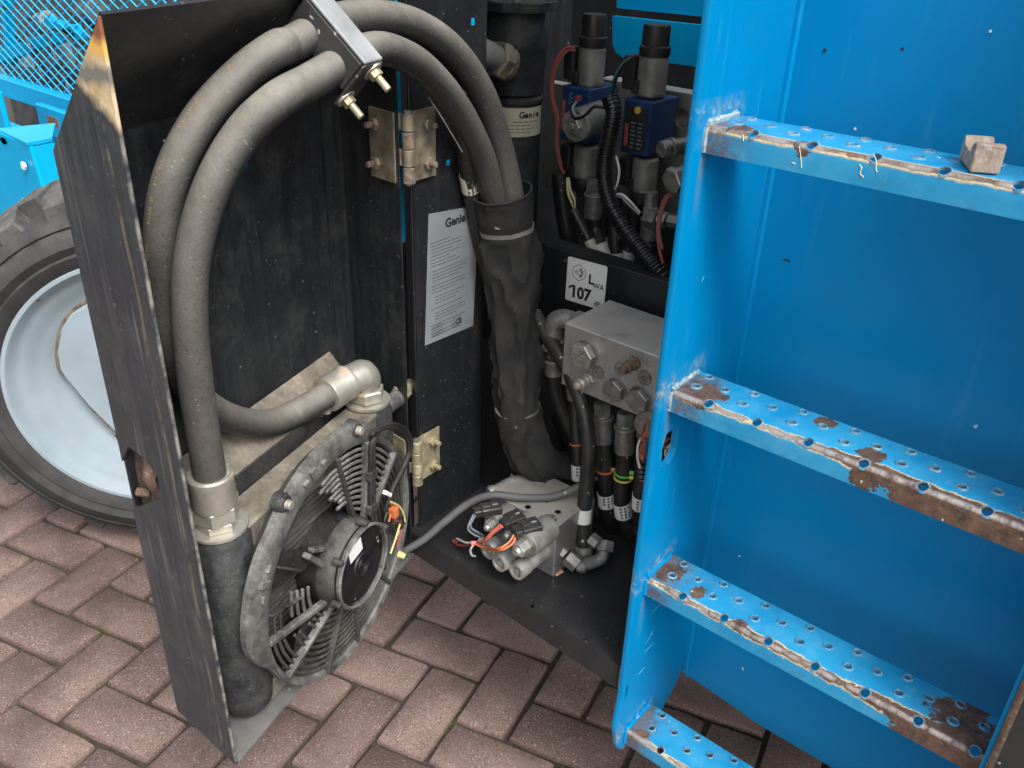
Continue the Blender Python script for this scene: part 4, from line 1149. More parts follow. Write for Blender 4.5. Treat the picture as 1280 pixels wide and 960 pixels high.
hA = [D(.30, .075, .7), pd(428, 478, .075), pd(402, 497, .08), pd(365, 519, .085), pd(330, 530, .085), pd(285, 522, .085), pd(245, 495, .083), pd(218, 440, .08), pd(207, 370, .076), pd(202, 300, .068), pd(214, 225, .058), pd(250, 152, .044), pd(300, 96, .026), pd(345, 62, .006), bA-hd*.8, bA, bA+hd*.6,
      rp(dA, 1.318, 462, 21, .2), rp(dA, 1.318, 514, 29, .4), rp(dA, 1.318, 565, 62, .6), rp(dA, 1.318, 604, 120, .78), rp(dA, 1.318, 627, 190, .92), PR(640, 250, 1.318), PR(641, 280, 1.33)]
# outer hose: starts at the elbow ferrule
eB = D(TU1, TN, cz1+.042)            # elbow centre over the right tank
f1 = pd(398, 500, .062); f0 = pd(432, 478, .052)
hA = [f1.lerp(f0, .3), f1] + hA[3:]
ho = thing('hydraulic_hose', 'outer dusty rubber hose arching over the door to the right cooler port', 'hose', f1, 'large dusty hoses over the door')
oA = obj('hose_body', MB().tube(hA, RH, 20, n=7), M['hose'], ho)
hi = thing('hydraulic_hose', 'inner dusty rubber hose dropping to the left cooler port', 'hose', tl, 'large dusty hoses over the door')
oB = obj('hose_body', MB().tube(hB, RH, 20, n=7), M['hose'], hi)
# faded lettering stripe along the outer hose
pA = smooth(hA, 7)
def stripe(path, i0, i1, side, r, wd=.0022, parts=1, mat='cream', parent=None, rnd=None):
    b = MB()
    for i in range(i0, i1):
        if rnd and rnd.random() < .45: continue
        p, q = path[i], path[i+1]; t = (q-p).normalized(); view = (CAM-p).normalized()
        s_ = t.cross(view).normalized(); d_ = (view*math.cos(side)+s_*math.sin(side)); d_ = (d_-t*d_.dot(t)).normalized(); m_ = t.cross(d_)
        for k_ in range(parts):
            a = p.lerp(q, (k_+.15)/parts)+d_*(r+.0002); c = p.lerp(q, (k_+.75)/parts)+d_*(r+.0002)
            vs = [b.bm.verts.new(x) for x in (a-m_*wd, c-m_*wd, c+m_*wd, a+m_*wd)]; b.bm.faces.new(vs)
    return b
L_ = len(pA)
i9 = 7*9
mtan = simple('faded_hose_print', (.24, .18, .1), .8, var=.5, vs=200)
sub('hose_print', stripe(pA, 42, 52, -.75, RH, .0016, 1), mtan, oA, kind='stuff')
sub('hose_print', stripe(pA, 54, 78, -.75, RH, .002, 3, rnd=random.Random(2)), mtan, oA, kind='stuff')
sub('hose_print', stripe(pA, L_-26, L_-6, 1.1, RH, .0022, 3, rnd=random.Random(4)), mtan, oA, kind='stuff')
sub('hose_print', stripe(pA, L_-40, L_-26, 1.25, RH, .0012, 2, rnd=random.Random(5)), mtan, oA, kind='stuff')
# fitting of the inner hose (left)
up = V((0, 0, 1))
pb = hB[0]; b0 = tl
fa = obj('ferrule', MB().lathe([(.0200, .030), (.0255, .031), (.0265, .034), (.0255, .062), (.0262, .064), (.0262, .073), (.0245, .075), (.022, .073)], frame(b0, up), 24), M['zinc'], hi)
obj('swivel_nut', MB().hexa(b0+up*.012, b0+up*.034, .0275, rot=.3), M['zinc'], hi)
obj('adapter_nut', MB().hexa(b0+up*.001, b0+up*.014, .0255, rot=.1), M['zinc'], hi)
obj('washer', MB().lathe([(.024, -.001), (.0345, -.001), (.0345, .0025), (.02, .0025)], frame(b0, up), 26), M['zinc'], hi)
q = b0+up*.03+DU*.02-DN*.012; obj('lock_tab', MB().box((0, 0, 0), (.012, .006, .016), frame(q, up, DU), bev=.002), M['zinc'], hi)
# fitting of the outer hose (right): ferrule, elbow, nut
tr_ = D(TU1, TN, cz1)
dirF = (f0-f1).normalized()
obj('ferrule', MB().lathe([(.0215, 0), (.0255, .001), (.0262, .004), (.0252, .034), (.0262, .036), (.0262, .042), (.024, .044)], frame(f1.lerp(f0, .25), dirF), 24), M['zinc'], ho)
e0 = f1.lerp(f0, .25)+dirF*.042; e1 = tr_+up*.055
mid = V((tr_.x, tr_.y, (e0+dirF*(e1-e0).length*.8).z))
obj('elbow', MB().tube([e0, e0.lerp(mid, .55), mid.lerp(e0, .18)+up*-.002, tr_+up*.034, tr_+up*.018], [.0215, .0225, .0235, .022, .019], 16, n=5), M['zinc'], ho)
obj('swivel_nut', MB().hexa(tr_+up*.003, tr_+up*.022, .0265, rot=.2), M['zinc'], ho)
obj('washer', MB().lathe([(.022, -.001), (.034, -.001), (.034, .003), (.02, .003)], frame(tr_, up), 26), M['zinc'], ho)
q = f1.lerp(f0, .25)-V((0, 0, .028)); obj('lock_tab', MB().cyl(q, q+V((0, 0, .012)), .006, .005, 8), M['zinc'], ho)

# ------------------------------------------------------------------ hose clamp bracket
bk = thing('hose_bracket', 'grey steel bracket with two bolts clamping both hoses under the door top', 'bracket', br)
Mb = Matrix(((bu.x, bv.x, bn.x, br.x), (bu.y, bv.y, bn.y, br.y), (bu.z, bv.z, bn.z, br.z), (0, 0, 0, 1)))
obj('clamp_block', MB().box((0, -.003, .052), (.030, .044, .092), Mb, bev=.004), M['bracket_side'], bk)
obj('top_strap', MB().box((.001, .0205, .048), (.034, .004, .100), Mb, bev=.0012), M['bracket'], bk)
obj('front_plate', MB().box((0, -.010, .0995), (.035, .060, .004), Mb, bev=.0015), M['bracket_side'], bk)
for yy_, xx_ in ((.010, .005), (-.030, -.007)):
    p = Mb @ V((xx_, yy_, .1015)); d_ = bn
    o = obj('nut', MB().hexa(p, p+d_*.009, .0074), M['brass'], bk)
    sub('washer', MB().lathe([(.004, -.001), (.0115, -.001), (.0115, .0015), (.004, .0015)], frame(p, d_), 16), M['zinc'], o)
    sub('stud', MB().cyl(p+d_*.008, p+d_*.026, .0042, .0042, 10, bev=.0008), M['brass'], o)

# ------------------------------------------------------------------ black nylon sleeve with cable ties
sp = [PR(629, 240, 1.305), PR(632, 262, 1.315), PR(640, 330, 1.345), PR(642, 400, 1.37), PR(645, 470, 1.395), PR(650, 530, 1.42), PR(668, 575, 1.455), PR(700, 590, 1.50), PR(760, 582, 1.56)]
rs = [.0415, .0405, .0415, .0375, .036, .0345, .037, .034, .031]
rnw = random.Random(11)
fold = [(rnw.uniform(0, .62), rnw.uniform(0, 2*PI), rnw.uniform(.012, .03), rnw.uniform(.5, 1.1), rnw.uniform(-.10, .10)) for _ in range(34)]
def sleeve_fn(L, a, t):
    k = 1.0
    for l0, a0, wl, wa, amp in fold:
        da = (a-a0+PI) % (2*PI)-PI
        k += amp*math.exp(-((L-l0-.05*da)/wl)**2-(da/wa)**2)
    k += .02*math.sin(3*a+L*40)+.012*math.sin(5*a-L*70)
    q = V((math.cos(a)*1.1, math.sin(a)*1.1, L*9+.6*math.sin(a+1)))
    k += (.16 if L > .07 else .05)*mnoise.noise(q)
    rd = 1-abs(mnoise.noise(V((math.cos(a)*1.6+5, math.sin(a)*1.6, L*17+1.2*a/PI*(1 if abs(a-PI) < PI else 0)))))
    k += (.23 if L > .07 else .06)*(rd**6-.28)*min(1, abs(a-0)*2, abs(2*PI-a)*2)
    for lt in (.052,): k -= .05*math.exp(-((L-lt)/.007)**2)
    if L < .045: k += (.02+.06*max(0, math.cos(a-2.2))**3)*(1-L/.045)
    return k
slv = thing('hose_sleeve', 'wrinkled black fabric sleeve wrapped round the big hoses', 'hose sleeve', sp[3])
sb = MB(); sb.tube(sp, rs, 44, n=16, caps=False, fn=sleeve_fn)
sv = obj('fabric', sb, M['sleeve'], slv)
pth, prs = smooth(sp, 16, rs)
def ring_on(i, r, wd, th, mat, name, parent, k=1.0, tilt=0):
    t = (pth[i+1]-pth[i-1]).normalized(); Mx = frame(pth[i], t, CX) @ Matrix.Rotation(tilt, 4, 'Y')
    return sub(name, MB().lathe([(r, -wd/2), (r+th, -wd/2), (r+th, wd/2), (r, wd/2)], Mx, 36, closed=True), M[mat], parent)
# folded hem at the top
t = (pth[1]-pth[0]).normalized()
hem = MB(); hp = []
for k in range(33):
    a = 2*PI*k/32; x = V((0, 0, 1)); 
Lacc = 0
x = V((0, 0, 1)) if abs(t.z) < .9 else V((1, 0, 0)); x = (x-t*x.dot(t)).normalized(); y = t.cross(x)
hp = [pth[0]+x*(rs[0]*sleeve_fn(0, a, 0)*math.cos(a))+y*(rs[0]*sleeve_fn(0, a, 0)*math.sin(a)) for a in [2*PI*k/44 for k in range(45)]]
hem.tube(hp, .0017, 6, sm=False); sub('hem', hem, M['sleeve'], sv)
it = 0; acc = 0
for i in range(1, len(pth)):
    acc += (pth[i]-pth[i-1]).length
    if acc >= .052: it = i; break
tp = pth[it]; t = (pth[it+1]-pth[it-1]).normalized()
ct = thing('cable_tie', 'grey cable tie round the neck of the black fabric sleeve', 'cable tie', tp)
rt = rs[0]*.90
Mt = frame(tp, t, CX) @ Matrix.Rotation(-.10, 4, 'X')
x = V((0, 0, 1)); x = V((1, 0, 0)) if abs((pth[1]-pth[0]).normalized().z) >= .9 else x
tt0 = (pth[1]-pth[0]).normalized(); x = (x-tt0*x.dot(tt0)).normalized()
for k in range(it+1):
    tk = (pth[min(k+1, len(pth)-1)]-pth[max(k-1, 0)]).normalized(); x = (x-tk*x.dot(tk)).normalized()
y = t.cross(x); sbm = MB(); pr_ = []
for k in range(45):
    a = 2*PI*k/44; rr_ = prs[it]*min(sleeve_fn(.052, a % (2*PI), 0), 1.1)
    pr_.append((a, rr_))
rows = []
for a, rr_ in pr_[:-1]:
    d_ = x*math.cos(a)+y*math.sin(a)
    rows.append([sbm.bm.verts.new(tp+d_*(rr_+q_)+t*h_) for q_, h_ in ((-.002, -.003), (.0018, -.003), (.0018, .003), (-.002, .003))])
for k in range(44):
    A_, B_ = rows[k], rows[(k+1) % 44]
    for j in range(4): sbm.bm.faces.new((A_[j], B_[j], B_[(j+1) % 4], A_[(j+1) % 4]))
obj('strap', sbm, M['tie'], ct)
hd = tp+((CAM-tp).normalized()*.9+CX*-.35)*(rs[0]*1.0); obj('tie_head', MB().box((0, 0, 0), (.009, .007, .008), frame(hd, CAM-tp, CX), bev=.001), M['tie'], ct)
i2 = 16*4+10; t = (pth[i2+1]-pth[i2-1]).normalized(); tp = pth[i2]; r2 = prs[i2]*1.0
ct2 = thing('cable_tie', 'thin pale cable tie with clipped tail low on the black sleeve', 'cable tie', tp)
obj('strap', MB().lathe([(r2-.003, -.0012), (r2+.0012, -.0012), (r2+.0012, .0012), (r2-.003, .0012)], frame(tp, t, CX) @ Matrix.Rotation(.25, 4, 'X'), 40, closed=True), M['tie'], ct2)
q = PR(645, 534, (PR(645, 534, 1)-CAM).length*(tp-CAM).length-.044); obj('tie_head', MB().box((0, 0, 0), (.006, .005, .006), frame(q, CAM-q, CX), bev=.0008), M['plast'], ct2)

# ------------------------------------------------------------------ generic hose builder for the small lines
def tag_band(path_pt, axis, r, L, mat, parent, name='tag', marks=True):
    o = sub(name, MB().lathe([(r, -L/2), (r+.0007, -L/2), (r+.0007, L/2), (r, L/2)], frame(path_pt, axis), 18, closed=True), M[mat], parent)
    if marks:
        b = MB(); rn = random.Random(int(path_pt.x*1e4)); vw = (CAM-path_pt).normalized(); ax = V(axis).normalized()
        s_ = ax.cross(vw).normalized()
        for k in range(4):
            for j in range(3):
                if rn.random() < .25: continue
                a = -.55+.36*j; d_ = vw*math.cos(a)+s_*math.sin(a); d_ = (d_-ax*d_.dot(ax)).normalized(); m_ = ax.cross(d_)
                c = path_pt+ax*(L*(-.36+.22*k))+d_*(r+.0010)
                h = L*.07; w2 = r*.13
                b.bm.faces.new([b.bm.verts.new(c+ax*sx*h+m_*sy*w2) for sx, sy in ((-1, -1), (1, -1), (1, 1), (-1, 1))])
        p = sub('tag_print', b, M['print_grey'], parent)
    return o
def hose(label, pts, r, mat='rubber', group='small black hoses in the cabinet', n=6, seg=14, cat='hose'):
    t = thing('hydraulic_hose', label, cat, pts[0], group)
    o = obj('hose_body', MB().tube(pts, r, seg, n=n), M[mat], t)
    return t, o
def ferrule(t, p, q, r, mat='steel', nut=True):
    """crimped ferrule from p (hose side) to q (port side) with a swivel nut"""
    p, q = V(p), V(q); d = (q-p).normalized(); L = (q-p).length
    o = obj('ferrule', MB().lathe([(r*.9, 0), (r*1.0, .0015), (r*1.03, L*.2), (r*.97, L*.55), (r*1.0, L*.58), (r*1.0, L*.66), (r*.8, L*.67), (r*.72, L*.7)], frame(p, d), 18), M[mat], t)
    sub('collar', MB().lathe([(r*.9, L*.60), (r*1.12, L*.61), (r*1.12, L*.65), (r*.9, L*.66)], frame(p, d), 18), M['steel_bright'], o)
    if nut: obj('nut', MB().hexa(p+d*L*.70, q, r*.92), M[mat], t)
    return o

# ------------------------------------------------------------------ upper aluminium manifold
UY = .965
a0 = PY(706, 403, UY); a1 = PY(706, 482, UY)
ux0, uz1, uz0 = a0.x, a0.z, a1.z
uw = .235; udp = .115
um = thing('manifold_block', 'upper aluminium manifold block with hex plugs and a dusty top', 'manifold', (ux0+uw/2, UY+udp/2, uz0), 'aluminium manifold blocks')
ub = obj('block', MB().box((ux0+uw/2, UY+udp/2, (uz0+uz1)/2), (uw, udp, uz1-uz0), bev=.0016), M['alu'], um)
FNv = V((0, -1, 0))
def on_front(px, py): return PY(px, py, UY)
def hexplug(px, py, r, h, mat='steel_bright', rot=.2, dirt=None):
    c = on_front(px, py); o = obj('hex_plug', MB().hexa(c+FNv*.003, c+FNv*(h+.003), r, .1, rot), M[mat], um)
    sub('plug_washer', MB().lathe([(r*.6, 0), (r*1.02, 0), (r*1.02, .003), (r*.6, .003)], frame(c, FNv), 20), M['steel'], o)
    b = MB(); rn = random.Random(px)
    for k in range(7):
        x, y = rn.uniform(-.5, .5)*r, rn.uniform(-.5, .5)*r
        b.box((x, y, h+.0032), (r*.25, r*.09, .0004), frame(c, FNv, CX) @ Matrix.Rotation(.5, 4, 'Z'))
    sub('plug_stamp', b, M['coil'], o); return o
hexplug(733, 442, .0205, .014); hexplug(770.6, 486, .0175, .010, 'steel', .5); hexplug(800.5, 498, .0185, .010, 'steel', .4); hexplug(833, 518, .0175, .010, 'steel', .3)
for px, py, r in ((747.7, 465.4, .0088), (776, 461, .0088), (806, 472, .0098)):
    c = on_front(px, py)
    obj('socket_plug', MB().lathe([(r*1.25, -.001), (r*1.25, .0005), (r, .0007), (r, .003), (r*.8, .0036), (r*.45, .0034), (r*.40, .0005), (.0001, .0005)], frame(c, FNv), 18), M['steel'], um)
def nipple(px, py, tip, mat):
    c = on_front(px, py); 
    o = obj('test_nipple', MB().hexa(c, c+FNv*.007, .0105), M[mat], um)
    sub('nipple_body', MB().lathe([(.0085, .006), (.0085, .012), (.0065, .013), (.0065, .017), (.0085, .018), (.0085, .024), (.006, .026), (.006, .032), (.0045, .034), (.002, .0345)], frame(c, FNv), 14), M[mat], o)
nipple(737, 473, 0, 'zinc'); nipple(794, 453, 0, 'rust')
c = on_front(805, 455.5)
sub('port_stamp', text_mesh('TP2', .0095, Matrix(((1, 0, 0, c.x-.003), (0, 0, -1, UY-.0004), (0, 1, 0, c.z), (0, 0, 0, 1))), .0002, .0002), M['steel_bright'], ub)
# left elbow
c = V((ux0, UY+.045, uz1-.022))
eb = thing('elbow_fitting', 'dusty grey elbow fitting on the left side of the upper manifold', 'fitting', c)
obj('elbow_body', MB().tube([c+V((.004, 0, 0)), c+V((-.03, 0, .002)), c+V((-.045, -.004, -.006)), c+V((-.047, -.006, -.028)), c+V((-.046, -.007, -.05))], [.015, .0155, .0165, .0155, .014], 14, n=5), M['steel'], eb)
obj('lock_nut', MB().hexa(c+V((-.002, 0, 0)), c+V((-.016, 0, 0)), .0215), M['steel'], eb)
obj('swivel_nut', MB().hexa(c+V((-.046, -.007, -.034)), c+V((-.046, -.007, -.052)), .019), M['steel'], eb)
e = c+V((-.046, -.007, -.05))
t_, o_ = hose('dark hose dropping from the elbow behind the fabric sleeve', [e, e+V((.002, .0, -.04)), e+V((.012, .01, -.10)), e+V((.05, .03, -.18)), e+V((.10, .06, -.24))], .0135, 'rubber')
ferrule(t_, e+V((.003, .002, -.045)), e+V((0, 0, -.002)), .0165, 'steel', False)

# ------------------------------------------------------------------ hoses hanging under the upper manifold
def drop(label, pxs, ys, r, ftop, fbot, extra, bands):
    """hose from a fitting under the block: pxs list of (px,py,Y)"""
    P = [PY(px, py, y) for px, py, y in pxs]
    t, o = hose(label, P, r)
    q = PY(*ftop); p = PY(*fbot)
    ferrule(t, p, q, r*1.16)
    path = smooth(P, 6)
    for f, L, mat, nm in bands:
        i = int(f*(len(path)-1)); i = max(1, min(len(path)-2, i))
        ax = path[i+1]-path[i-1]
        if nm == 'tag': tag_band(path[i], ax, r, L, mat, o)
        else:
            sub('colour_tie', MB().lathe([(r*.98, -L/2), (r*1.12, -L/2), (r*1.12, L/2), (r*.98, L/2)], frame(path[i], ax), 18, closed=True), M[mat], o)
            c = path[i]+((CAM-path[i]).normalized()+CX*.95).normalized()*r*1.25
            sub('tie_tail', MB().box((0, 0, 0), (.007, .006, .006), frame(c, CAM-c, CX), bev=.0008), M[mat], o)
    return t, o
YH = 1.0
drop('black hose with orange tie under the upper manifold', [(753, 540, YH), (756, 570, YH), (757, 605, YH), (760, 640, YH+.01), (775, 672, YH+.05), (805, 700, YH+.12)], 0, .0135, (753, 503, YH), (754, 552, YH), None, [(.30, .0035, 'w_orange', 'tie'), (.52, .026, 'white', 'tag')])
drop('black hose with green tie under the upper manifold', [(782, 550, YH), (780, 585, YH), (777, 620, YH), (782, 650, YH+.01), (800, 678, YH+.05), (830, 700, YH+.12)], 0, .0135, (782, 515, YH), (781, 565, YH), None, [(.27, .0028, 'w_yg', 'tie'), (.245, .0028, 'w_green', 'tie'), (.50, .028, 'white', 'tag')])
drop('black hose with yellow tie beside the ladder edge', [(808, 560, YH-.02), (806, 590, YH-.02), (801, 620, YH-.02), (801, 650, YH), (815, 680, YH+.05)], 0, .0125, (810, 528, YH-.02), (808, 570, YH-.02), None, [(.25, .0026, 'w_yg', 'tie'), (.32, .0026, 'w_orange', 'tie'), (.58, .028, 'white', 'tag')])
drop('slim black hose behind the bent hose at the lower manifold', [(718, 480, YH+.03), (720, 530, YH+.02), (723, 580, YH+.01), (724, 640, YH), (728, 690, YH)], 0, .0115, (717, 455, YH+.03), (719, 500, YH+.02), None, [(.40, .0026, 'w_orange', 'tie'), (.56, .026, 'white', 'tag')])
# bent hose passing in front of the block down to the lower elbow
HB = [PR(668, 392, 1.40), PR(680, 415, 1.385), PR(700, 445, 1.36), PR(718, 480, 1.345), PR(731, 520, 1.345), PR(736, 565, 1.36), PR(733, 610, 1.385), PR(729, 650, 1.41), PR(729, 690, 1.435)]
t_, o_ = hose('thick black hose bending past the upper manifold down to an elbow', HB, .0118, 'rubber', 'small black hoses in the cabinet', 6, 16)
pb = smooth(HB, 6); tag_band(pb[-8], pb[-7]-pb[-9], .0119, .024, 'white', o_, marks=False)
fe = HB[-1]; fd = (HB[-1]-HB[-2]).normalized()
obj('ferrule', MB().lathe([(.012, 0), (.0148, .001), (.0155, .006), (.0150, .032), (.0125, .034)], frame(fe-fd*.012, fd), 18), M['steel'], t_)
c = fe+fd*.022
L1 = PZ(722, 707, FZ+.020); L2 = PZ(704, 691, FZ+.034)
obj('elbow', MB().tube([c-fd*.006, c+fd*.006, PZ(727, 708, FZ+.018), L1], [.0095, .010, .010, .009], 12, n=4), M['steel'], t_)
obj('swivel_nut', MB().hexa(L1, L1.lerp(L2, .75), .0135, rot=.3), M['steel'], t_)
obj('adapter', MB().hexa(L1.lerp(L2, .85), L1.lerp(L2, 1.25), .0115, rot=.1), M['steel'], t_)
E1 = PZ(741, 703, FZ+.018)
el = thing('elbow_fitting', 'grey bent tube fitting on the cabinet floor right of the lower manifold', 'fitting', E1)
obj('elbow_body', MB().tube([PZ(729, 706, FZ+.02), E1, PZ(752, 697, FZ+.022), PZ(756, 684, FZ+.032)], [.009, .010, .010, .0095], 12, n=5), M['steel'], el)
obj('swivel_nut', MB().hexa(PZ(755, 690, FZ+.028), PZ(757, 676, FZ+.04), .0145), M['steel'], el)
obj('side_nut', MB().hexa(PZ(738, 672, FZ+.05), PZ(748, 680, FZ+.045), .011), M['steel'], el)
# fat dark hoses curving behind on the floor
for k, (lab, pts, r) in enumerate((('fat black hose curving over the cabinet floor behind the tagged hoses', [(738, 600, 1.08), (745, 640, 1.06), (765, 680, 1.03), (795, 705, 1.02), (830, 715, 1.02)], .016),
        ('black hose bundled behind the ladder edge at the cabinet floor', [(770, 610, 1.06), (785, 650, 1.05), (805, 690, 1.04), (835, 705, 1.04)], .015),
        ('black hose curling low beside the bent hose fittings', [(748, 590, 1.12), (752, 640, 1.10), (768, 690, 1.07), (800, 716, 1.06), (830, 722, 1.06)], .0135),
        ('black hose squeezed between the tagged hoses and the ladder edge', [(792, 590, 1.04), (795, 640, 1.03), (808, 675, 1.02), (835, 690, 1.02)], .013),
        ('dark hose looping up the back of the cabinet', [(700, 520, 1.2), (720, 570, 1.16), (745, 630, 1.12), (780, 670, 1.08), (830, 690, 1.06)], .017))):
    hose(lab, [PY(*p) for p in pts], r, 'rubber')
# wiring beside the ladder edge
wr = thing('wire_loom', 'red, white and yellow wires beside the ladder edge', 'wires', PY(806, 560, .96), None)
for mm, pts in (('w_red', ((806, 530), (803, 548), (800, 562), (806, 570))), ('w_white', ((804, 545), (798, 556), (797, 572), (800, 585))), ('w_orange', ((808, 540), (801, 555), (803, 575))), ('w_yellow', ((838, 556), (832, 564), (834, 573), (840, 577))), ('w_red', ((836, 548), (830, 556), (836, 562))), ('w_grey', ((812, 575), (830, 585), (842, 570)))):
    obj('wire', MB().tube([PY(*p, .93) for p in pts], .0022, 6, n=4), M[mm], wr)
c = PY(803, 578, .945); obj('corrugated_cap', MB().lathe([(.010+(.002 if k % 2 else 0), k*.004) for k in range(7)], frame(c, V((.1, 0, -1))), 14, caps=False), M['cond'], wr)
c = PY(806, 533, .95); obj('coil_end', MB().lathe([(.006, 0), (.018, 0), (.02, .004), (.02, .02)], frame(c, (0, 1, 0)), 18), M['steel'], wr)

# ------------------------------------------------------------------ lower manifold with solenoid cartridges
lc = PZ(691.5, 722.5, FZ)       # near bottom corner
lx1, ly0 = lc.x, lc.y
lh = .098; lw = .132; ld = .10
lm = thing('manifold_block', 'lower manifold block on the cabinet floor with solenoid coils and loose wires', 'manifold', (lx1-lw/2, ly0+ld/2, FZ), 'aluminium manifold blocks')
lb = obj('block', MB().box((lx1-lw/2, ly0+ld/2, FZ+.001+lh/2), (lw, ld, lh), bev=.0014), M['alu_dull'], lm)
zt_ = FZ+.001+lh
for px, py, r in ((660, 634, .0042), (697.5, 640, .0042), (683, 626, .004)):
    c = PZ(px, py, zt_+.0004); sub('tapped_hole', MB().lathe([(.0001, 0), (r, 0)], frame(c, (0, 0, 1)), 14), M['print'], lb)
    sub('hole_rim', MB().lathe([(r, -.0002), (r*1.05, .0007), (r*1.35, .0005), (r*1.4, -.0003)], frame(c, (0, 0, 1)), 14, caps=False), M['steel'], lb)
c = PZ(687, 648.5, zt_); o = obj('cap_screw', MB().lathe([(.0115, -.001), (.0115, .0008), (.008, .001), (.0075, .0004), (.004, .0004), (.0036, .0026), (.0001, .003)], frame(c, (0, 0, 1)), 20), M['hinge_rust'], lm)
FY = V((0, -1, 0))
def coil(x, z, L, r, nutL, matn='steel_bright'):
    c = V((x, ly0, z))
    o = obj('solenoid_coil', MB().cyl(c, c+FY*L, r, r, 24, bev=.003), M['coil'], lm)
    sub('coil_face', MB().lathe([(r*.62, 0), (r*.98, 0), (r*.98, .002), (r*.62, .002)], frame(c+FY*L, FY), 24), M['steel'], o)
    n_ = sub('coil_nut', MB().hexa(c+FY*L, c+FY*(L+nutL), r*.60, .12, .3), M[matn], o)
    sub('stem', MB().cyl(c+FY*(L+nutL), c+FY*(L+nutL+.006), r*.36, r*.3, 14, bev=.001), M[matn], o)
    return o
def cart(x, z, L, r):
    c = V((x, ly0, z))
    o = obj('cartridge', MB().lathe([(r, 0), (r, L*.55), (r*.92, L*.58), (r*.92, L*.66), (r*1.08, L*.67), (r*1.08, L*.93), (r*.98, L), (r*.75, L), (r*.7, L*.96), (r*.4, L*.95), (r*.35, L*.99), (.0001, L)], frame(c, FY), 22), M['coil'], lm)
    sub('end_ring', MB().lathe([(r*.72, L*.985), (r*1.0, L*.985), (r*1.0, L*1.01), (r*.72, L*1.01)], frame(c, FY), 22, closed=True), M['steel_bright'], o)
def fx(px, py, y): return PY(px, py, y)
# ends located a coil length in front of the block face
e3 = PY(645, 688, ly0-.075); coil(e3.x+.004, e3.z+.002, .058, .0205, .018)
e1 = PY(607, 658, ly0-.055); coil(e1.x+.004, e1.z, .042, .0158, .012)
e2 = PY(630, 669, ly0-.06); coil(e2.x+.004, e2.z, .045, .0142, .012, 'steel')
e4 = PY(610, 690, ly0-.06); cart(e4.x, e4.z+.002, .06, .0145)
e5 = PY(624, 705, ly0-.075); cart(e5.x, max(e5.z, FZ+.015), .075, .0132)
e6 = PY(645, 715, ly0-.068); cart(e6.x, max(e6.z, FZ+.015), .068, .0135)
def conn(p0, p1, w_, h_):
    p0, p1 = V(p0), V(p1); d = p1-p0; L_ = d.length
    Mx = frame(p0, (0, 0, 1), d)
    o = obj('connector', MB().box((L_*.62, 0, 0), (L_*.76, w_, h_), Mx, bev=.0018), M['conn'], lm)
    sub('plug_shell', MB().box((L_*.16, 0, -.001), (L_*.34, w_*.72, h_*.8), Mx, bev=.0015), M['conn'], o)
    sub('latch', MB().box((L_*.45, 0, h_*.55), (L_*.3, w_*.4, h_*.25), Mx, bev=.001), M['conn'], o)
    sub('connector_print', MB().box((L_*.78, 0, h_*.5+.0006), (L_*.2, w_*.14, .0004), Mx), M['w_grey'], o)
conn(PZ(592, 640, FZ+.105), PZ(626, 632, FZ+.108), .022, .014)
conn(PZ(628, 655, FZ+.108), PZ(652, 642, FZ+.112), .026, .015)
conn(PZ(642, 665, FZ+.112), PZ(674, 652, FZ+.118), .028, .016)
wl = thing('wire_loom', 'orange and grey loose wires tied over the small solenoid coils', 'wires', PZ(596, 680, FZ+.05))
for k, (mm, pts) in enumerate((('w_grey', ((592, 643, .104), (585, 660, .08), (592, 668, .06), (600, 672, .05), (596, 679, .045))), ('w_grey', ((594, 644, .104), (588, 658, .08), (598, 666, .06), (604, 670, .05), (598, 679, .045))),
        ('w_orange', ((626, 656, .107), (614, 666, .09), (605, 675, .07), (595, 678, .045))), ('w_pink', ((628, 658, .107), (617, 666, .09), (608, 675, .072), (596, 679, .045))),
        ('w_orange', ((644, 666, .11), (636, 678, .10), (622, 686, .09), (606, 684, .05), (594, 679, .045))), ('w_orange', ((646, 667, .11), (640, 680, .10), (624, 688, .088), (606, 685, .05), (594, 680, .045))),
        ('w_white', ((594, 679, .045), (582, 678, .03), (575, 675, .02), (571, 673, .012))), ('w_white', ((592, 680, .045), (588, 688, .03), (590, 694, .015), (594, 695, .008))), ('w_red', ((592, 680, .045), (580, 682, .02), (570, 680, .008), (574, 674, .01))), ('w_brown', ((572, 674, .012), (566, 676, .006), (570, 679, .004))))):
    obj('wire', MB().tube([PZ(x, y, FZ+z) for x, y, z in pts], .0018, 6, n=5), M[mm], wl)
c = PZ(592, 678.5, FZ+.046); obj('tie_knot', MB().box((0, 0, 0), (.009, .006, .007), frame(c, CAM-c, CX), bev=.001), M['w_pink'], wl)
# sensor at the back-left of the block
c = PZ(610, 617, zt_-.01); d_ = PZ(643, 601, zt_-.006)
se = thing('pressure_sensor', 'dusty grey cylinder fitting at the back of the lower manifold', 'fitting', c)
obj('sensor_body', MB().lathe([(.004, 0), (.009, .001), (.011, .006), (.010, .012), (.0085, .013), (.0085, .03), (.0095, .031), (.0095, .055)], frame(c, d_-c), 16), M['steel'], se)
obj('sensor_nut', MB().hexa(c+(d_-c).normalized()*.05, d_, .013), M['steel'], se)
# copper scrap and grit on the floor
c = PZ(699, 716, FZ+.0012); tag(obj('copper_scrap', MB().box((0, 0, 0), (.016, .006, .0022), frame(c, (0, 0, 1), PZ(705, 711, FZ)-PZ(694, 718, FZ)), bev=.0008), M['copper']), 'tiny copper coloured scrap on the floor beside the lower manifold', 'scrap')

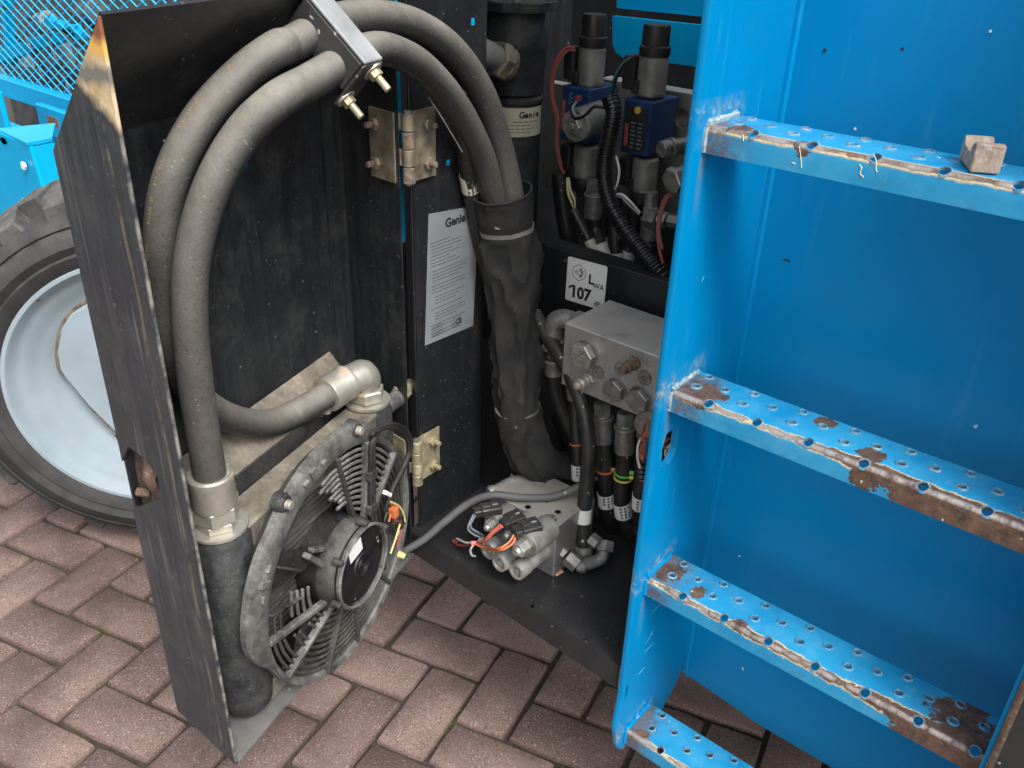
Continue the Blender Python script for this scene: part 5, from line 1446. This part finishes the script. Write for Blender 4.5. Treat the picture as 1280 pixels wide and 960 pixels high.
# grey cable from the fan over the lower manifold
gc_ = [PZ(486, 700, .43), PZ(505, 689, .45), PZ(530, 674, .47), PZ(556, 652, .50), PZ(585, 630, .53), PZ(615, 619, .552), PZ(650, 622, .551), PZ(690, 621, .552), PZ(720, 610, .565), PZ(745, 596, .58)]
gt = thing('power_cable', 'grey round cable crossing from the fan over the lower manifold', 'cable', gc_[0])
go = obj('cable_sheath', MB().tube(gc_, .0062, 12, n=8), simple('grey_cable', (.075, .078, .08), .6, var=.2, dust=.3, speck=.1), gt)
c = PD(497, 692, -.02); obj('cable_end', MB().cyl(c, c+V((.01, .006, -.004)), .006, .0045, 10), M['w_yellow'], gt)

# ------------------------------------------------------------------ return filter at the back left
fc = PY(641, 160, 1.22); fxx, fyy = fc.x, fc.y
rf = .052
zL1, zL0 = PY(655, 141, 1.22-rf).z, PY(655, 178, 1.22-rf).z
zR = PY(650, 128, 1.22-rf).z
ft = thing('hydraulic_filter', 'tall black hydraulic filter canister at the back left of the cabinet', 'filter', (fxx, fyy, .75))
Mfl = Matrix.Translation((fxx, fyy, 0))
can = obj('canister', MB().lathe([(.001, .72), (.03, .725), (rf-.006, .74), (rf-.003, .76), (rf-.003, zR-.012), (rf, zR-.010), (rf, zR-.004), (rf-.006, zR)], Mfl, 36), M['tank'], ft)
hdz = zR+.135
hd_ = obj('filter_head', MB().lathe([(rf-.008, zR), (rf-.002, zR+.004), (rf+.001, zR+.07), (rf+.003, zR+.075), (rf+.003, zR+.09), (rf-.004, zR+.11), (rf-.004, hdz)], Mfl, 36), M['tank'], ft)
obj('head_flange', MB().prism([(fxx+math.cos(a)*(.075 if k % 2 else .064), fyy+math.sin(a)*(.075 if k % 2 else .064)) for k, a in enumerate([PI/8*j for j in range(16)])], hdz, hdz+.014, bev=.002), M['tank'], ft)
for a in (-2.5, -1.7, -.9, .6): 
    p = V((fxx+.055*math.cos(a), fyy+.055*math.sin(a), hdz+.014)); obj('flange_bolt', MB().hexa(p, p+V((0, 0, .008)), .0085), M['coil'], ft)
a0, a1 = -1.9, .42
b = MB().lathe([(rf-.002, zL0), (rf-.0022, zL1)], Mfl, 14, a0=a0, a1=a1); fl2 = sub('filter_label', b, M['cream'], can)
for v in b.bm.verts if False else (): pass
def on_can(a, z): return Matrix(((-math.sin(a), 0, math.cos(a), fxx+(rf-.0015)*math.cos(a)), (math.cos(a), 0, math.sin(a), fyy+(rf-.0015)*math.sin(a)), (0, 1, 0, z), (0, 0, 0, 1)))
for k, chh in enumerate('Genie'):
    sub('logo_lettering', text_mesh(chh, .0145, on_can(-.58+.16*k, zL0+(zL1-zL0)*.66), .0001, .0005, ax='CENTER'), M['print'], can)
bb = MB()
for r_ in range(4):
    z = zL0+(zL1-zL0)*(.52-.12*r_)
    for k in range(5-(r_ % 2)): bb.box((0, 0, 0), (.008, .0014, .0002), on_can(-.92+.2*k+(.1 if r_ == 0 else 0), z))
sub('label_print', bb, M['print_grey'], can)
# big return elbow with pale hex fitting
p0 = PR(633, 80, 1.50); p1 = PR(597, 62, 1.45)
ef = thing('elbow_fitting', 'dusty pale hex fitting on the filter head behind the hoses', 'fitting', p0)
d_ = (p1-p0)
obj('hex_nut', MB().hexa(p0+d_*.12, p0+d_*.42, .030), M['hinge_brown'], ef)
obj('tube_end', MB().cyl(p0+d_*.36, p1+d_*.3, .021, .020, 18), M['coil'], ef)
obj('thread_ring', MB().cyl(p0-d_*.05, p0+d_*.15, .027, .027, 18, bev=.002), M['hinge_brown'], ef)

# ------------------------------------------------------------------ directional valves at the back
def valve(px, py, y, label, sc=1.0, wide=False):
    o0 = PY(px, py, y)
    t = thing('solenoid_valve', label, 'valve', o0, 'blue solenoid valves at the back of the cabinet')
    return t, o0
# right valve
YV = 1.235
t, _ = valve(800, 150, YV, 'right blue solenoid valve with black knob and printed plate')
p = [PY(779, 122, YV), PY(812, 125, YV), PY(812, 195, YV), PY(776, 190, YV)]
bx0, bx1 = (p[0].x+p[3].x)/2, (p[1].x+p[2].x)/2; bz1, bz0 = p[0].z, p[3].z
bo = obj('valve_body', MB().box(((bx0+bx1)/2, YV+.04, (bz0+bz1)/2), (bx1-bx0, .08, bz1-bz0), bev=.002), M['valve_blue'], t)
pl = sub('name_plate', MB().box(((bx0+bx1)/2, YV-.0007, (bz0+bz1)/2-.002), ((bx1-bx0)*.8, .0012, (bz1-bz0)*.8)), M['print'], bo)
c = V((bx0+(bx1-bx0)*.55, YV-.003, bz1-(bz1-bz0)*.17)); sub('yellow_dot', MB().lathe([(.0055, -.002), (.0055, .001), (.001, .0016)], frame(c, (0, -1, 0)), 14), M['yellow'], bo)
bb = MB(); rn = random.Random(9)
for k in range(7):
    for j in range(2): bb.box((bx0+(bx1-bx0)*(.42+.26*j), YV-.0016, bz0+(bz1-bz0)*(.14+.075*k)), ((bx1-bx0)*rn.uniform(.1, .22), .0003, .0018))
sub('plate_print', bb, M['w_grey'], bo); sub('plate_stripe', MB().box((bx0+(bx1-bx0)*.2, YV-.0016, bz0+(bz1-bz0)*.35), ((bx1-bx0)*.13, .0004, (bz1-bz0)*.42)), M['print_red'], bo)
def vcoil(t, px, py0, py1, y, r, cap, conn_dx, down=False):
    a = PY(px, py0, y); b_ = PY(px, py1, y); b_ = V((a.x, a.y, b_.z))
    o = obj('solenoid_coil', MB().cyl(b_, a, r, r, 26, bev=.003), M['coil'], t)
    sub('coil_band', MB().lathe([(r, 0), (r*1.03, 0), (r*1.03, .004), (r, .004)], frame(b_.lerp(a, .05), (0, 0, 1)), 26), M['steel'], o)
    if cap:
        h = cap; s_ = 1 if not down else -1; q = a if not down else b_
        obj('coil_cap', MB().lathe([(r*1.02, 0), (r*1.05, .004), (r*1.05, h*.3), (r*.92, h*.34), (r*.92, h*.9), (r*.85, h)], frame(q, (0, 0, s_)), 20), M['conn'], t)
    cx_ = a.x-r*1.1+conn_dx; zm = (a.z+b_.z)/2
    cb_ = obj('connector', MB().box((cx_, y-r*.55, zm+.004), (.022, .030, abs(a.z-b_.z)*.82), bev=.003), M['conn'], t)
    sub('connector_tab', MB().box((cx_+.014, y-r*.95, zm-.016), (.012, .012, .02), bev=.002), M['conn'], cb_)
    return a, b_
vcoil(t, 818, 69, 121, YV+.035, .0235, .045, -.003)
vcoil(t, 808, 196, 240, YV+.03, .0215, .02, -.003, True)
# left valve
YW = 1.25
t, _ = valve(722, 140, YW, 'left blue solenoid valve with a round grey solenoid facing out')
p = [PY(703, 106, YW), PY(738, 112, YW), PY(703, 174, YW)]
bo = obj('valve_body', MB().box(((p[0].x+p[1].x)/2, YW+.04, (p[0].z+p[2].z)/2), (p[1].x-p[0].x, .08, p[0].z-p[2].z), bev=.002), M['valve_blue'], t)
sub('plate_stripe', MB().box((p[0].x+.006, YW-.001, (p[0].z+p[2].z)/2-.004), (.006, .001, .05)), M['print_red'], bo)
bb = MB()
for k in range(6): bb.box((p[0].x+.018+.003*(k % 2), YW-.001, p[2].z+.062+k*.0035), (.006, .0004, .0015))
sub('plate_print', bb, M['w_grey'], bo)
vcoil(t, 741, 58, 108, YW+.035, .0225, .05, -.004)
vcoil(t, 733, 181, 222, YW+.03, .0215, .024, -.004, True)
c = PY(719.5, 157, YW-.045); ax = V((-.02, 1, .05)).normalized()
so_ = obj('solenoid_coil', MB().cyl(c, c+ax*.075, .0265, .0265, 28, bev=.003), M['coil'], t)
sub('coil_face', MB().lathe([(.012, 0), (.0255, 0), (.0255, .002), (.012, .002)], frame(c, -ax), 28), M['steel_bright'], so_)
sub('coil_nut', MB().hexa(c-ax*.001, c-ax*.009, .0135), M['steel_bright'], so_); sub('nut_bolt', MB().cyl(c-ax*.008, c-ax*.013, .006, .005, 12, bev=.001), M['steel_bright'], so_)
# ports, sockets and mounting plates
vb = thing('valve_manifold', 'dull grey mounting block with ports behind the blue solenoid valves', 'manifold', (-.75, 1.33, .95))
A_ = PY(757, 98, 1.34); B_ = PY(880, 98, 1.34); zz0 = PY(800, 260, 1.34).z
me = MB().box(((A_.x+B_.x)/2+.03, 1.355, (A_.z+zz0)/2), (B_.x-A_.x+.08, .03, A_.z-zz0), bev=.002).mesh('b')
hc = PY(853, 148, 1.34); me = boolean(me, MB().cyl(hc-V((0, .05, 0)), hc+V((0, .02, 0)), .0155, .0155, 20).mesh('c'))
obj('mount_plate', me, M['alu_dull'], vb)
A2 = PY(690, 112, 1.35); obj('rear_plate', MB().box((A2.x+.05, 1.375, A2.z-.09), (.14, .02, .2), bev=.002), M['alu_dull'], vb)
c = PY(827, 187, 1.20); o = obj('socket_port', MB().lathe([(.0001, -.0005), (.006, 0), (.0065, -.002), (.0115, -.002), (.0135, .001), (.0135, .014), (.0155, .015), (.0155, .022), (.012, .023), (.012, .075)], frame(c, V((.35, .93, .05))), 20), M['steel'], vb)
c = PY(838, 227, 1.18); d_ = V((.25, .95, .15)).normalized(); o = obj('hex_port', MB().hexa(c, c+d_*.014, .0205), M['steel_bright'], vb)
sub('port_neck', MB().cyl(c+d_*.013, c+d_*.08, .0165, .0165, 18), M['steel'], o)
# lines hanging below the valves
def vline_(label, pts, r, fit, tagp, tmat='white', y=1.24):
    P = [PY(x, yy, y+dz) for x, yy, dz in pts]; t, o = hose(label, P, r, 'rubber')
    if fit:
        a = PY(*fit[0], y); b_ = PY(*fit[1], y)
        ferrule(t, b_, a, r*1.25)
    if tagp:
        q = PY(tagp[0], tagp[1], y+tagp[2]); q2 = PY(tagp[0]+tagp[3], tagp[1]+10, y+tagp[2])
        tag_band(q, q2-q, r*1.03, .026, tmat, o, marks=(tmat == 'x'))
vline_('black hose with white tag below the left solenoid valve', [(743, 270, 0), (745, 290, 0), (752, 318, -.02), (762, 350, -.02)], .0135, ((744, 225), (742, 272)), (751.5, 313, -.018, 3))
vline_('thin grey sheathed cable with cream tag below the left solenoid valve', [(716, 262, -.03), (727, 283, -.03), (738, 305, -.03), (747, 335, -.03)], .0085, None, (740, 309, -.03, 4), 'cream')
vline_('black hose with white tag in the middle below the valves', [(769, 245, .02), (769, 280, .01), (770, 325, 0), (772, 350, 0)], .0125, None, (770, 324, 0, .3))
vline_('black hose with small white tag beside the conduit', [(762, 250, .05), (763, 290, .05), (763, 320, .05), (764, 350, .05)], .009, None, (763, 304, .05, .2))
vline_('black hose with pale tag leaning right under the valves', [(795, 255, .03), (790, 290, .03), (784, 320, .02), (780, 350, .02)], .0125, None, (784, 320, .02, -3))
vline_('black hose behind the rail at the far left of the valves', [(700, 215, .02), (704, 260, .02), (711, 300, .02), (718, 345, .02)], .016, None, None)
t_, o_ = hose('grey steel fitting line at the right of the rail', [PY(814, 240, 1.22), PY(812, 280, 1.22), PY(808, 310, 1.22), PY(805, 350, 1.22)], .0105, 'steel', 'small black hoses in the cabinet')
ferrule(t_, PY(811, 300, 1.22), PY(813, 258, 1.22), .0145, 'steel')
obj('tee_nut', MB().hexa(PY(808, 272, 1.215), PY(822, 275, 1.215), .0165), M['steel'], t_); obj('tee_nut', MB().hexa(PY(824, 273, 1.215), PY(834, 276, 1.215), .013), M['steel_bright'], t_); obj('tee_nut', MB().hexa(PY(836, 275, 1.215), PY(850, 278, 1.215), .011), M['steel_bright'], t_)
# corrugated conduit
cp = [PY(762, 122, 1.17), PY(767, 140, 1.165), PY(763, 165, 1.16), PY(757, 195, 1.155), PY(756, 225, 1.15), PY(763, 255, 1.145), PY(778, 283, 1.14), PY(797, 308, 1.135), PY(815, 330, 1.13), PY(845, 362, 1.125)]
cnd = thing('conduit', 'black corrugated conduit snaking down between the solenoid valves', 'conduit', cp[0])
pp_ = smooth(cp, 26)
obj('conduit_tube', MB().tube(pp_, .0122, 14, sm=False, fn=lambda L, a, t: 1+.09*(1 if math.sin(L*2*PI/.0058) > 0 else -1)), M['cond'], cnd)
for k, (mm, pts) in enumerate((('w_black', ((764, 124, 1.17), (770, 100, 1.17), (780, 80, 1.18), (794, 70, 1.2))), ('w_green', ((762, 122, 1.17), (768, 98, 1.165), (778, 80, 1.175), (792, 71, 1.2))), ('w_black', ((756, 135, 1.16), (742, 134, 1.16), (730, 145, 1.16), (718, 148, 1.17), (714, 138, 1.18), (718, 128, 1.19))), ('w_grey', ((757, 133, 1.165), (745, 131, 1.165), (733, 143, 1.165), (720, 145, 1.17), (716, 135, 1.18), (722, 125, 1.19))))):
    obj('wire', MB().tube([PY(*p) for p in pts], .0023, 6, n=6), M['w_green' if False else mm] if mm != 'w_green' else simple('wire_dark_green', (.02, .07, .05), .5), cnd)
c = PY(723, 123, 1.19); obj('wire_plug', MB().box(c, (.008, .008, .008), bev=.001), M['w_red'], cnd)
rw = thing('wire_loom', 'dark red and yellow wires running down left of the solenoid valves', 'wires', PY(692, 90, 1.2))
for mm, pts, r in (('w_red', ((718, 60, 1.25), (708, 60, 1.24), (696, 74, 1.22), (690, 95, 1.21), (690, 125, 1.2), (696, 150, 1.2), (695, 180, 1.2), (700, 205, 1.2), (705, 217, 1.2)), .0026), ('w_brown', ((719, 63, 1.25), (709, 64, 1.24), (698, 78, 1.22), (692, 98, 1.21), (692, 125, 1.205), (698, 150, 1.2), (697, 180, 1.2), (702, 206, 1.2)), .0022),
        ('w_yellow', ((709, 222, 1.2), (710, 240, 1.2), (714, 252, 1.2), (718, 262, 1.21)), .0022), ('w_white', ((711, 222, 1.2), (713, 238, 1.2), (718, 250, 1.2), (719, 262, 1.21)), .0018), ('w_red', ((715, 238, 1.21), (719, 245, 1.21), (718, 254, 1.21)), .0018),
        ('w_red', ((840, 241, 1.19), (832, 247, 1.18), (826, 262, 1.17), (822, 285, 1.16), (824, 310, 1.15), (830, 335, 1.14)), .0026), ('w_brown', ((842, 243, 1.19), (834, 249, 1.18), (828, 264, 1.17), (824, 287, 1.16), (828, 312, 1.15)), .0022),
        ('w_white', ((768, 244, 1.17), (777, 243, 1.17), (788, 252, 1.17), (800, 266, 1.18)), .002), ('w_grey', ((767, 246, 1.17), (776, 246, 1.17), (786, 256, 1.17), (799, 268, 1.18)), .002), ('w_white', ((770, 195, 1.17), (774, 212, 1.17), (772, 228, 1.17), (766, 242, 1.17)), .002)):
    obj('wire', MB().tube([PY(*p) for p in pts], r, 6, n=6), M[mm], rw)
# small supply line beside the plaque with a cream tag
t_, o_ = hose('slim dusty hose with cream tag left of the fabric sleeve', [PR(577, 150, 1.22), PR(583, 195, 1.26), PR(589, 240, 1.30), PR(598, 290, 1.34), PR(612, 350, 1.39), PR(630, 420, 1.44)], .0125, 'hose_dark')
tag_band(PR(587, 228, 1.291), PR(589, 240, 1.30)-PR(584, 210, 1.275), .0127, .027, 'cream', o_)
obj('ferrule', MB().cyl(PR(577, 152, 1.222), PR(574, 118, 1.20), .0115, .0105, 14), M['rubber_clean'], t_)
lw_ = thing('lanyard', 'thin steel wire from the upper hinge bolt behind the hoses', 'wire', PR(536, 120, 1.16))
obj('wire', MB().tube([PR(536, 122, 1.17), PR(553, 148, 1.19), PR(578, 190, 1.22)], .0008, 5, n=2), M['coil'], lw_)
